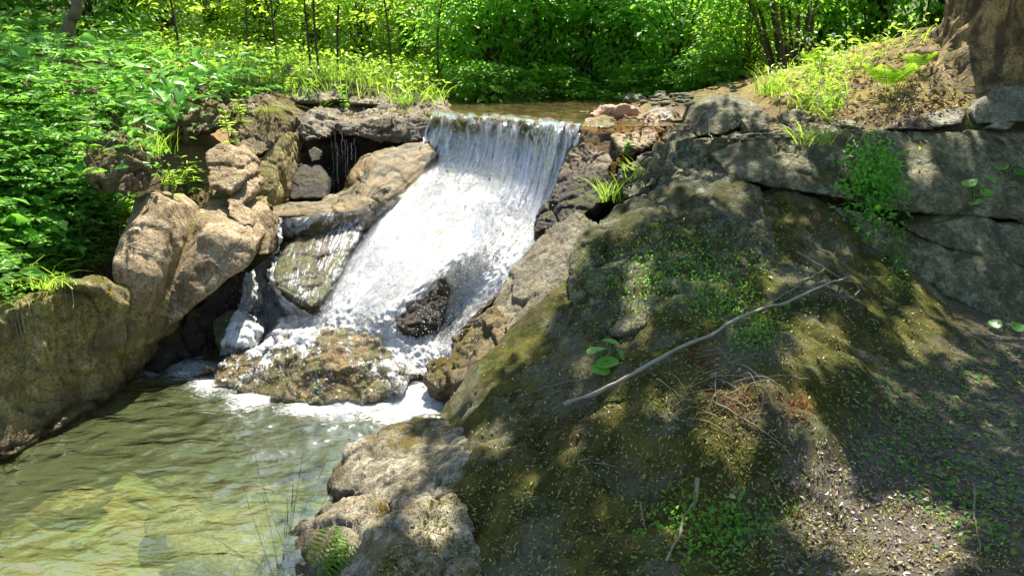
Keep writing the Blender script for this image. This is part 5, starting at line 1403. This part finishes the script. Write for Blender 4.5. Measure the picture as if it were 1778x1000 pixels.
# ferns
def fern(px, py, fr, ln, label, mat='leaf_sun', az0=None, spread=6.28, rise=.7, drp=.3):
    l0, nn = hit(px, py)
    root = empty('fern', l0)
    for k in range(fr):
        a = (az0 if az0 is not None else 0) + (k - (fr - 1) / 2) / fr * spread + rg.gauss(0, .08)
        d = np.array([math.cos(a), math.sin(a), rise + rg.gauss(0, .1)]); d /= np.linalg.norm(d)
        L_ = ln * rg.uniform(.8, 1.1); m_ = 13
        rach = np.array([l0 + d * L_ * f - np.array([0, 0, 1]) * L_ * drp * f * f for f in np.linspace(0, 1, m_)])
        V, F, r = tubes([(rach, np.linspace(.003, .001, m_))], 4)
        P_, A_, N_, S_ = [], [], [], []
        for j in range(3, m_):
            f = j / (m_ - 1); tg = unit(rach[j] - rach[j - 1]); sd = unit(np.cross(tg, np.array([0, 0, 1.0]))); up = np.cross(sd, tg)
            for sg in (-1, 1):
                P_.append(rach[j]); A_.append(sd * sg + tg * .35 - np.array([0, 0, .12])); N_.append(up); S_.append(L_ * .30 * math.sin(math.pi * (.12 + .86 * f)) ** .8 + .004)
        S_ = np.array(S_)
        lf = leaves(np.array(P_), np.array(A_), np.array(N_), S_, np.minimum(S_ * .28, L_ * .034), DIAM)
        V, F, r = merge([(V, F, r), lf])
        obj('frond', V, F, M[mat], parent=root, attrs={'rnd': r}, smooth=False)
    return tag(root, label, 'fern', 'ferns')
fern(1540, 158, 8, .36, 'bright yellow-green fern on the root bank left of the tree', 'leaf_sun', -1.57, 3.0, 1.5)
fern(1590, 125, 5, .28, 'smaller fern close to the base of the big tree', 'leaf_sun', -1.57, 2.8, 1.6)
fern(1412, 118, 5, .28, 'pale green fern at the edge of the bright bushes', 'leaf_sun', -1.57, 2.8, 1.6)
fern(548, 1012, 3, .30, 'fern frond at the bottom edge beside the pale rock', 'leaf_mid', .9, 1.5, 1.3)
# dandelions
l0, _ = hit(110, 465)
root = empty('dandelion', l0)
e, _ = hit(194, 508); e = e + np.array([0, -.03, 0])
V, F, r = tubes([(spline([l0, l0 * .5 + e * .5 + np.array([0, -.05, .0]), e], 12), .003)], 6); obj('stalk', V, F, M['stemgreen'], parent=root, attrs={'rnd': r})
g = np.random.default_rng(61); dd_ = unit(g.normal(size=(60, 3)) + np.array([.5, -1, .6]))
V, F, r = leaves(np.repeat(e[None], 60, 0), dd_, g.normal(size=(60, 3)), .020, .006); obj('flower_head', V, F, M['yellow'], parent=root)
tag(root, 'yellow dandelion on a long stalk hanging over the hollowed rock face', 'flower')
for i, (bx, by, hx, hy, lab) in enumerate([(1425, 130, 1404, 70, 'white dandelion seed head on the left above the root bank'), (1455, 125, 1447, 62, 'white dandelion seed head on the right above the root bank')]):
    l0, _ = hit(bx, by); t_ = project(l0)[2]
    e = P(hx, hy, t_)
    root = empty('dandelion', l0)
    V, F, r = tubes([(spline([l0, l0 * .5 + e * .5 + np.array([.03, 0, 0]), e], 10), .003)], 6); obj('stalk', V, F, M['stemgreen'], parent=root, attrs={'rnd': r})
    dd_ = unit(g.normal(size=(90, 3))); V, F, r = leaves(np.repeat(e[None], 90, 0), dd_, g.normal(size=(90, 3)), .026, .006); obj('seed_head', V, F, M['white_fluff'], parent=root)
    tag(root, lab, 'flower', 'dandelion seed heads')

# ------------------------------------------------------------------ wood
def stick(name, pxs, rad, mat, label, lift=.012, cat='branch', taper=.5, group=None, side=8, wob=.008):
    pts = []
    for q_ in pxs:
        l, n_ = (hit(*q_) if len(q_) == 2 else (P(*q_), np.array([0, 0, 0])))
        pts.append(l + n_ * lift)
    pts = spline(pts, 60); pts = pts + wob * np.stack([fbm(pts * 9 + k * 5, 3) for k in range(3)], 1) + .3 * wob * np.stack([fbm(pts * 40 + k * 5, 2) for k in range(3)], 1)
    if lift:
        for k_ in range(60):
            pts[k_, 2] = max(pts[k_, 2], drop(pts[k_, 0], pts[k_, 1], pts[k_, 2] + .3)[0][2] + max(rad * .5, lift * .7))
    pts[1:-1] = (pts[:-2] + 2 * pts[1:-1] + pts[2:]) / 4
    V, F, r = tubes([(pts, np.linspace(rad, rad * taper, 60) * (1 + .35 * fbm(pts * 28, 3)))], side)
    o_ = obj(name, V, F, M[mat], origin=pts[0], attrs={'rnd': r})
    return tag(o_, label, cat, group)
stick('fallen_branch', [(993, 713), (1060, 680), (1150, 637), (1250, 590), (1350, 537), (1420, 508), (1467, 493)], .010, 'stick', 'long grey stick lying diagonally across the mossy slope', .05)
stick('fallen_branch', [(1380, 440), (1425, 468), (1465, 492), (1488, 506), (1480, 520)], .008, 'twig', 'short forked stick meeting the upper end of the long stick', .018)
stick('fallen_branch', [(1430, 470), (1380, 505), (1330, 530), (1290, 545)], .005, 'twig', 'thin stick above and alongside the long stick', .015)
stick('fallen_branch', [(1213, 832), (1210, 870), (1190, 905), (1182, 935), (1155, 978)], .008, 'twig_pale', 'bent pale twig near the bottom of the slope', .014)
stick('fallen_branch', [(1690, 850), (1692, 900), (1700, 960)], .005, 'twig', 'thin pale root in the bottom right corner', .01)
stick('fallen_branch', [(1245, 700), (1300, 735), (1340, 765), (1372, 795)], .004, 'twig', 'thin twig running down from the twig heap', .014)
stick('fallen_branch', [(700, 28, 10.4), (745, 42, 10.3), (790, 52, 10.2), (815, 60, 10.1)], .026, 'wood_pale', 'pale bare branch leaning above the meadow bushes', 0, side=8)
stick('fallen_branch', [(1190, 232), (1225, 238), (1240, 243)], .005, 'twig_pale', 'thin curved dry twig in front of the tilted boulder', .03)
stick('fallen_branch', [(490, 302, 6.75), (505, 292, 6.72), (525, 284, 6.7)], .006, 'twig_pale', 'pale stick inside the dark hollow', 0)
stick('fallen_branch', [(1020, 660), (960, 672), (900, 690)], .003, 'twig', 'thin twig on the moss below the round leaved plant', .01)
for i, pp in enumerate([[(1005, 800), (1040, 806), (1075, 812)], [(1110, 870), (1118, 900), (1124, 920)], [(1400, 660), (1360, 655), (1310, 668)], [(1140, 660), (1180, 690), (1215, 700)]]):
    stick('twig', pp, .0022, 'twig_pale', ['short twig on dark moss below the round leaved plant', 'upright thin twig left of the bent pale twig', 'curved thin twig right of the twig heap', 'thin twig left of the twig heap'][i], .01, 'twig', group='loose twigs on the slope')
V_ = []
for k in range(24):
    a = rg.uniform(-1.3, 1.3) if k % 3 else rg.uniform(0, 3.14); cx, cy = rg.gauss(1262, 38), rg.gauss(692, 24); ln = rg.uniform(22, 62)
    p0, p1 = hit(cx - math.cos(a) * ln, cy - math.sin(a) * ln * .5), hit(cx + math.cos(a) * ln, cy + math.sin(a) * ln * .5)
    A, B = p0[0] + np.array([0, 0, rg.uniform(.005, .02)]), p1[0] + np.array([0, 0, rg.uniform(.005, .02)])
    V_.append((spline([A, (A + B) / 2 + np.array([rg.gauss(0, .01), rg.gauss(0, .01), rg.uniform(.01, .045)]), B], 8), np.linspace(.0017, .0008, 8)))
V, F, r = tubes(V_, 4)
l0, _ = hit(1262, 692)
o = obj('twig_heap', V, F, M['twig_pale'], origin=l0, attrs={'rnd': r}); tag(o, 'loose heap of fine dry twigs in the middle of the slope', 'twigs', kind='stuff')
for i, pp in enumerate([[(40, 545), (45, 600), (38, 650), (44, 700)], [(55, 520), (60, 570), (80, 610)], [(20, 560), (30, 590), (55, 620), (52, 660)], [(115, 470), (125, 520), (120, 560)]]):
    stick('hanging_root', pp, .004, 'twig', ['long pale root hanging down the hollowed rock face at the left edge', 'short root hanging above the hollow of the left rock face', 'forked root at the left edge of the rock face', 'thin root under the dandelion on the left rock face'][i], .012, 'root', group='roots hanging on the left rock face')
# driftwood by the lip
def log(pxs, rads, mat, label, lift=0.0):
    pts = spline([P(*q_) for q_ in pxs], 40)
    rad = np.interp(np.linspace(0, 1, 40), np.linspace(0, 1, len(rads)), rads)
    V, F, r = tubes([(pts, rad)], 18)
    n_ = normals(V, F); V = V + n_ * (.016 * ridge(V * np.array([4, 18, 18]), 3) + .018 * fbm(V * 9, 3) + .006 * facets(V, .05, 9))[:, None]
    c1, c2 = pts[0], pts[-1]
    m_ = len(V); V = np.concatenate([V, [c1], [c2]])
    F = np.concatenate([F, np.array([[k, (k + 1) % 18, m_, m_] for k in range(18)]), np.array([[m_ - 18 + k, m_ - 18 + (k + 1) % 18, m_ + 1, m_ + 1] for k in range(18)])])
    tri = np.concatenate([F[:, [0, 1, 2]], F[F[:, 2] != F[:, 3]][:, [0, 2, 3]]])
    o_ = obj('driftwood', V, tri, M[mat], origin=pts[0]); return tag(o_, label, 'driftwood', 'driftwood by the lip')
log([(1026, 205, 6.35), (1050, 196, 6.45), (1080, 194, 6.4), (1108, 193, 6.35)], [.045, .065, .07, .055], 'wood_red', 'thick reddish driftwood chunk lying at the stream edge')
log([(1085, 202, 6.25), (1105, 206, 6.2), (1122, 208, 6.15)], [.014, .016, .013], 'wood_pale', 'thin pale driftwood stick in front of the reddish chunk')
log([(1028, 190, 6.6), (1060, 192, 6.55), (1112, 186, 6.5)], [.016, .02, .014], 'wood_pale', 'pale driftwood branch behind the reddish chunk')

# ------------------------------------------------------------------ the big tree
base = P(1772, 140, 6.45); base[2] = 1.72
root = empty('tree', base)
H, S_ = 150, 120
hs = np.linspace(-.1, 6.5, H) ; th = np.linspace(0, 2 * np.pi, S_, endpoint=False)
TH, HH = np.meshgrid(th, hs)
lob = .5 + .5 * np.cos(TH * 5 + .6 + .25 * np.sin(HH * 3)); lob = lob ** 1.6
fl = np.exp(-np.clip(HH, 0, None) / .32)
rad = .52 - .035 * np.clip(HH, 0, 6) + fl * (.10 + .42 * lob)
X = np.cos(TH) * rad; Y = np.sin(TH) * rad
V = np.stack([base[0] + X + .04 * HH, base[1] + Y, base[2] + HH], -1).reshape(-1, 3)
a = np.arange(H * S_).reshape(H, S_); b_ = np.roll(a, -1, 1)
F = np.stack([a[:-1], b_[:-1], b_[1:], a[1:]], -1).reshape(-1, 4)
nn = normals(V, F)
V = V + nn * (.06 * ridge(V * np.array([3.5, 3.5, .9]), 3) + .03 * ridge(V * np.array([10, 10, 1.6]) + .6 * fbm(V * 2, 2)[:, None], 3) + .02 * fbm(V * 9, 3))[:, None]
obj('trunk', V, F, M['bark'], parent=root, is_solid=True)
for k, (pp, r0) in enumerate([([(1632, 120, 6.3), (1600, 150, 6.2), (1560, 178, 6.0), (1520, 190, 5.95)], .075), ([(1625, 95, 6.5), (1560, 95, 6.8), (1490, 120, 6.9), (1420, 150, 6.7)], .07), ([(1620, 60, 6.9), (1560, 70, 7.3), (1480, 110, 7.3)], .06), ([(1650, 140, 6.15), (1640, 170, 5.95), (1600, 205, 5.75)], .07)]):
    pts = spline([base + np.array([-.15, -.1, .1])] + [P(*q_) for q_ in pp], 28); pts[:, 2] -= .02
    V, F, r = tubes([(pts, np.linspace(r0 * 1.3, r0 * .25, 28))], 12); n_ = normals(V, F); V = V + n_ * (.012 * fbm(V * 9, 3))[:, None]
    obj('root', V, F, M['bark'], parent=root, attrs={'rnd': r})
tag(root, 'big tree with flared mossy roots on the right bank', 'tree')
BIGTREE = root
root = empty('tree', hit(108, 108)[0]); b0 = np.array(root['_o'])
tr = spline([b0 - np.array([0, 0, .1]), P(122, 40, project(b0)[2]), P(138, -20, project(b0)[2]), P(175, -400, project(b0)[2] + .3), P(230, -900, project(b0)[2] + .6)], 40)
V, F, r = tubes([(tr, np.linspace(.062, .03, 40))], 12); n_ = normals(V, F); V = V + n_ * (.006 * fbm(V * 14, 3))[:, None]
obj('trunk', V, F, M['bark_olive'], parent=root, attrs={'rnd': r})
tag(root, 'leaning young tree with olive bark at the top of the left bank', 'tree')
LTREE = root

# crowns: unseen leaves placed to cast shade, with gaps cut for sun patches
build_bvh()
LIT = [(1422, 592, 36, 46), (1378, 628, 26, 16), (1604, 581, 30, 26), (1262, 772, 52, 66), (1290, 700, 56, 36), (1384, 708, 32, 22), (1073, 704, 22, 20), (1156, 704, 26, 15), (1106, 560, 15, 30), (1104, 488, 13, 28), (1046, 884, 28, 20), (990, 776, 10, 20), (1441, 834, 42, 40), (1400, 895, 38, 50), (1480, 930, 40, 40), (1570, 915, 78, 50), (1560, 972, 110, 34), (1640, 950, 40, 30), (1694, 661, 9, 6), (1174, 925, 16, 22), (1340, 487, 18, 12),
       (880, 555, 70, 40), (815, 610, 55, 55), (905, 845, 18, 24), (850, 765, 24, 24), (690, 790, 22, 55), (620, 800, 34, 34), (600, 900, 60, 44), (555, 940, 40, 36), (750, 900, 36, 50), (950, 450, 60, 70), (960, 380, 60, 40), (1060, 385, 36, 16), (1310, 172, 30, 16), (1420, 140, 70, 40), (1520, 110, 90, 50), (1640, 190, 50, 14), (1740, 165, 36, 16), (1665, 60, 42, 110), (1070, 260, 50, 40), (1500, 200, 40, 20), (1600, 170, 40, 16), (1010, 640, 20, 14), (790, 700, 30, 16), (1600, 290, 18, 30), (1690, 420, 26, 16), (1380, 280, 22, 26), (1250, 330, 40, 10)]
SHADE = [(1035, 385), (1110, 300), (1175, 175), (1250, 160), (1400, 180), (1520, 170), (1900, 60), (2300, 300), (2300, 1350), (420, 1350), (500, 960), (560, 830), (690, 742), (770, 722), (850, 650), (940, 600), (985, 500), (1015, 440)]
_gx, _gy = np.meshgrid(np.arange(-100, 2300, 4.0), np.arange(-60, 1400, 4.0))
_q = np.stack([_gx.ravel(), _gy.ravel(), _gx.ravel() * 0], 1)
_w = (1 + .55 * perlin(_q * .021 + np.array([0, 0, 5.0])) + .3 * perlin(_q * .06 + np.array([0, 0, 1.0]))).reshape(_gx.shape)
LITM = np.zeros(_gx.shape, bool)
for (cx, cy, rx, ry) in LIT:
    LITM |= ((_gx - cx) / (rx + 3)) ** 2 + ((_gy - cy) / (ry + 3)) ** 2 < _w
def lit(px, py):
    i_, j_ = int((py + 60) / 4), int((px + 100) / 4)
    return 0 <= i_ < LITM.shape[0] and 0 <= j_ < LITM.shape[1] and LITM[i_, j_]
pos = []
tries = 0
while len(pos) < 13000 and tries < 160000:
    tries += 1
    px, py = rg.uniform(420, 2300), rg.uniform(60, 1350)
    if not inpoly(px, py, SHADE) or lit(px, py): continue
    l, n_ = hit(px, py)
    if l[1] > 9: continue
    if l[1] > 4.7 and px > 1150 and py < 330 and rg.random() < .3: continue
    h = rg.uniform(4.2, 7.6)
    q_ = l + np.array(SUN) * ((h - l[2]) / SUN.z)
    pos.append(q_)
pos = np.array(pos)
pos = np.repeat(pos, 3, 0) + RNG.normal(size=(len(pos) * 3, 3)) * .05
ln = RNG.uniform(.06, .10, len(pos))
keep = np.ones(len(pos), bool)
for k_ in range(len(pos)):
    for off in ((0, 0), (.04, 0), (-.04, 0), (0, .04), (0, -.04)):
        c_ = Vector(pos[k_]) + Vector((off[0], off[1], 0))
        l_, n_, i_, d_ = BVH.ray_cast(c_, -SUN)
        if l_ is not None:
            a_, b_2, f_ = project(l_)
            if f_ > .3 and lit(a_, b_2): keep[k_] = False; break
pos, ln = pos[keep], ln[keep]
more = RNG.uniform((-1.2, -5, 4.2), (7.5, 2.6, 8.5), size=(7000, 3))  # unseen overhead leaves added to block skylight from the slope
more = more[perlin(more * .7) > -.25]
side = RNG.uniform((4.6, 2.6, 3.6), (8.5, 9.5, 8.5), size=(3500, 3))
pos = np.concatenate([pos, more, side]); ln = np.concatenate([ln, RNG.uniform(.12, .2, len(more) + len(side))])
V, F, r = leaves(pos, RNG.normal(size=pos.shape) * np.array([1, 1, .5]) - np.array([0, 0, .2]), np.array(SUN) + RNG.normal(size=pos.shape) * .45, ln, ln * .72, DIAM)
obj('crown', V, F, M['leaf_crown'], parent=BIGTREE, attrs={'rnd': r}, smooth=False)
paths = []
tb = base + np.array([.16, 0, 4.2])
def shades_patch(pts):
    for c_ in pts:
        l_, n_, i_, d_ = BVH.ray_cast(Vector(c_), -SUN)
        if l_ is not None:
            a_, b_2, f_ = project(l_)
            if f_ > .3 and lit(a_, b_2): return True
    return False
for c in pos[RNG.choice(len(pos), 90)]:
    sp_ = spline([tb + RNG.normal(size=3) * .15, tb * .5 + c * .5 + np.array([0, 0, .5]), c], 12)
    if len(paths) < 14 and not shades_patch(spline(sp_, 40)): paths.append((sp_, np.linspace(.055, .01, 12)))
V, F, r = tubes(paths, 8)
obj('limbs', V, F, M['bark'], parent=BIGTREE, attrs={'rnd': r})
# left crown: dense over the top corner, dappled lower down
LSH = [(-300, -100), (240, -60), (290, 60), (230, 125), (60, 155), (-30, 250), (-300, 320)]
pos = []
while len(pos) < 2000:
    px, py = rg.uniform(-300, 330), rg.uniform(-80, 860)
    if not inpoly(px, py, LSH): continue
    l, n_ = hit(px, py)
    dense = px < 230 and py < 130
    if not dense and (perlin(np.array([[px * .018, py * .018, 2.0]]))[0] < .02): continue
    h = rg.uniform(4.5, 7.0)
    pos.append(l + np.array(SUN) * ((h - l[2]) / SUN.z))
pos = np.repeat(np.array(pos), 2, 0) + RNG.normal(size=(4000, 3)) * .06
ln = RNG.uniform(.08, .14, len(pos))
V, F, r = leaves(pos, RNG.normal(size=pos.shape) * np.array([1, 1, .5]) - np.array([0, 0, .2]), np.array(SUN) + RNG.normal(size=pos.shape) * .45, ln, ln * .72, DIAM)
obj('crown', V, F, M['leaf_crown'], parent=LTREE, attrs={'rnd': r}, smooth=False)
paths = [(spline([tr[-12] + RNG.normal(size=3) * .03, tr[-1] * .5 + c * .5, c], 10), np.linspace(.03, .006, 10)) for c in pos[RNG.choice(len(pos), 22)]]
V, F, r = tubes(paths, 6)
obj('limbs', V, F, M['bark_olive'], parent=LTREE, attrs={'rnd': r})

# ------------------------------------------------------------------ litter
def scatter(poly, n_, lo, hi, mat, name, label, cat, tmpl=DIAM, wr=.4, lift=.004, tiltv=.35, reject=None, soft=14.0):
    pos, nr = [], []
    xs = [a[0] for a in poly]; ys = [a[1] for a in poly]
    while len(pos) < n_:
        px, py = rg.uniform(min(xs), max(xs)), rg.uniform(min(ys), max(ys))
        if not inpoly(px, py, poly): continue
        if reject and reject(px, py): continue
        px, py = px + rg.gauss(0, soft), py + rg.gauss(0, soft * .7)
        l, nn = hit(px, py)
        if nn[2] < .15 or l[1] > 8.5: continue
        pos.append(l + nn * lift); nr.append(nn)
    pos, nr = np.array(pos), np.array(nr)
    ln = RNG.uniform(lo, hi, n_)
    ax = RNG.normal(size=pos.shape); ax -= nr * (ax * nr).sum(1)[:, None]
    ax = unit(ax) + nr * RNG.uniform(-.1, tiltv, n_)[:, None]
    V, F, r = leaves(pos, ax, nr + RNG.normal(size=nr.shape) * tiltv, ln, ln * wr, tmpl)
    o_ = obj(name, V, F, M[mat], attrs={'rnd': r}, smooth=False)
    return tag(o_, label, cat, kind='stuff')
SL = [(1000, 420), (1350, 330), (1500, 430), (1700, 560), (1778, 600), (1778, 1000), (640, 1000), (830, 780), (860, 680), (960, 580)]
scatter(SL, 6500, .008, .022, 'litter', 'bud_scales', 'pale green bud scales strewn over the mossy slope', 'litter', wr=.36)
scatter(SL, 900, .012, .03, 'litter_brown', 'dead_leaves', 'small brown dead leaves scattered over the slope', 'litter', wr=.5)
scatter([(1360, 780), (1480, 780), (1660, 900), (1690, 1000), (1370, 1000)], 1100, .006, .024, 'litter_wet', 'leaf_litter', 'wet brown leaf litter on the sunlit ground at the bottom edge', 'litter', wr=.6, soft=32)
scatter([(1480, 640), (1778, 600), (1778, 960), (1650, 930), (1480, 800)], 900, .010, .03, 'leaf_herb', 'ground_cover', 'small green leaves covering the shaded ground at the right', 'ground cover', wr=.7, lift=.008)
for (cx, cy, w, h, cnt, lab) in [(1220, 625, 34, 16, 130, 'red catkins'), (1300, 700, 60, 26, 170, 'b'), (1385, 708, 30, 22, 130, 'c'), (660, 850, 60, 40, 60, 'd')]:
    pass
def catkins(cx, cy, w, h, cnt, label):
    return scatter([(cx - w, cy), (cx, cy - h), (cx + w, cy), (cx, cy + h)], cnt, .010, .026, 'litter_red', 'catkin_litter', label, 'litter', wr=.22, lift=.006, tiltv=.6, soft=7)
# cushions of moss standing up from the slope
mp, mn = [], []
while len(mp) < 15000:
    px, py = rg.uniform(640, 1778), rg.uniform(330, 1000)
    if not inpoly(px, py, SL): continue
    l, nn = hit(px, py)
    if nn[2] < .1 or l[1] > 5.6: continue
    if perlin((l * 3.1)[None])[0] + .6 * perlin((l * 11)[None])[0] < .02: continue
    mp.append(l); mn.append(nn)
mp, mn = np.array(mp), np.array(mn)
V, F, r = leaves(mp - mn * .002, mn + RNG.normal(size=mn.shape) * .55, RNG.normal(size=mn.shape), RNG.uniform(.006, .017, len(mp)), RNG.uniform(.003, .007, len(mp)))
o = obj('moss', V, F, M['moss_tip'], attrs={'rnd': r}, smooth=False)
tag(o, 'short olive moss tips standing up over the slope', 'moss', kind='stuff')
catkins(1222, 622, 40, 20, 120, 'small patch of reddish fallen catkins below the long stick')
catkins(1290, 690, 80, 40, 170, 'reddish fallen catkins among the dry twig heap')
catkins(1385, 708, 38, 28, 150, 'reddish catkin clump right of the dry twig heap')
catkins(655, 880, 70, 40, 70, 'red petals strewn over the pale waterside rock')
scatter([(1240, 235), (1360, 215), (1560, 160), (1640, 140), (1680, 190), (1560, 222), (1380, 240)], 700, .02, .05, 'litter_brown', 'bank_leaf_litter', 'brown leaf litter between the rocks on the ledge', 'litter', wr=.5, tiltv=.6)
scatter([(1380, 170), (1600, 60), (1640, 130), (1560, 160)], 420, .02, .05, 'litter_brown', 'root_bank_litter', 'brown leaf litter on the mossy root bank', 'litter', wr=.5, tiltv=.6)
scatter([(600, 205), (745, 185), (750, 205), (600, 222)], 160, .02, .06, 'litter_brown', 'ledge_debris', 'driftwood crumbs and dead leaves caught on the ledge', 'litter', wr=.3, tiltv=.6)
scatter([(1060, 200), (1200, 196), (1200, 240), (1080, 245)], 260, .02, .05, 'litter_brown', 'stream_edge_litter', 'dead leaves and bark bits around the driftwood', 'litter', wr=.45, tiltv=.6, soft=6)
# pebbles
def pebble_field(poly, n_, lo, hi, mat, label):
    cs_, r_ = [], []
    xs = [a[0] for a in poly]; ys = [a[1] for a in poly]
    while len(cs_) < n_:
        px, py = rg.uniform(min(xs), max(xs)), rg.uniform(min(ys), max(ys))
        if inpoly(px, py, poly):
            l, nn = hit(px, py); cs_.append(l); r_.append(rg.uniform(lo, hi))
    bm = bmesh.new(); bmesh.ops.create_icosphere(bm, subdivisions=2, radius=1)
    bv = np.array([v.co[:] for v in bm.verts]); bf = np.array([[v.index for v in f.verts] for f in bm.faces]); bm.free()
    Vs = []
    for c, r0 in zip(cs_, r_):
        s = np.array([rg.uniform(.7, 1.3), rg.uniform(.7, 1.3), rg.uniform(.35, .6)]) * r0; a = rg.uniform(0, 3.14)
        v = bv * s * (1 + .18 * perlin(bv * 1.3 + rg.uniform(0, 50)))[:, None]
        v = v @ np.array([[math.cos(a), math.sin(a), 0], [-math.sin(a), math.cos(a), 0], [0, 0, 1]])
        Vs.append(v + c + np.array([0, 0, r0 * .2]))
    F = (bf[None] + len(bv) * np.arange(n_)[:, None, None]).reshape(-1, 3)
    o_ = obj('pebbles', np.concatenate(Vs), F, M[mat]); return tag(o_, label, 'pebbles', kind='stuff')
pebble_field([(1500, 620), (1778, 620), (1778, 940), (1640, 880)], 130, .005, .016, 'rock_grey', 'pale pebbles in the shaded ground at the right')
pebble_field([(1200, 245), (1360, 230), (1380, 240), (1230, 250)], 40, .01, .03, 'rock_grey', 'small stones wedged between the rocks on the ledge')
pebble_field([(1080, 172), (1200, 165), (1200, 185), (1090, 182)], 60, .015, .05, 'rock_grey', 'gravel on the far bank of the upper stream')
pebble_field([(1080, 250), (1150, 240), (1120, 300), (1060, 330)], 50, .01, .03, 'rock_brown', 'broken brown stones beside the layered rock')
for i, (px, py, s, lab) in enumerate([(1760, 738, .05, 'large pale green fallen leaf at the right edge'), (1770, 670, .045, 'round pale leaf at the right edge above the largest fallen leaf'), (1240, 650, .05, 'grey curled leaf beside the red catkin patch'), (1275, 868, .04, 'pale dry leaf at the lower end of the lit moss'), (1330, 482, .035, 'small pale leaf above the long stick'), (1710, 792, .025, 'small pale fallen leaf in the shaded green ground'), (1650, 815, .022, 'tiny pale leaf lower in the shaded green ground')]):
    l, nn = hit(px, py)
    V, F, r = leaves((l + nn * .012)[None], np.array([[rg.gauss(0, 1), rg.gauss(0, 1), .1]]), nn[None], s, s * .7, OVAL)
    o = obj('fallen_leaf', V, F, M['litter' if i != 2 else 'rock_slab'], origin=l, attrs={'rnd': r}); tag(o, lab, 'leaf', 'single fallen leaves')
for o in list(bpy.data.objects):
    if o.parent and o.name.split('.')[0] in ('crown', 'stem', 'branches', 'limbs', 'leaves', 'foliage', 'flower_head', 'seed_head') and 'kind' not in o: o['kind'] = 'stuff'
    if '_o' in o: del o['_o']
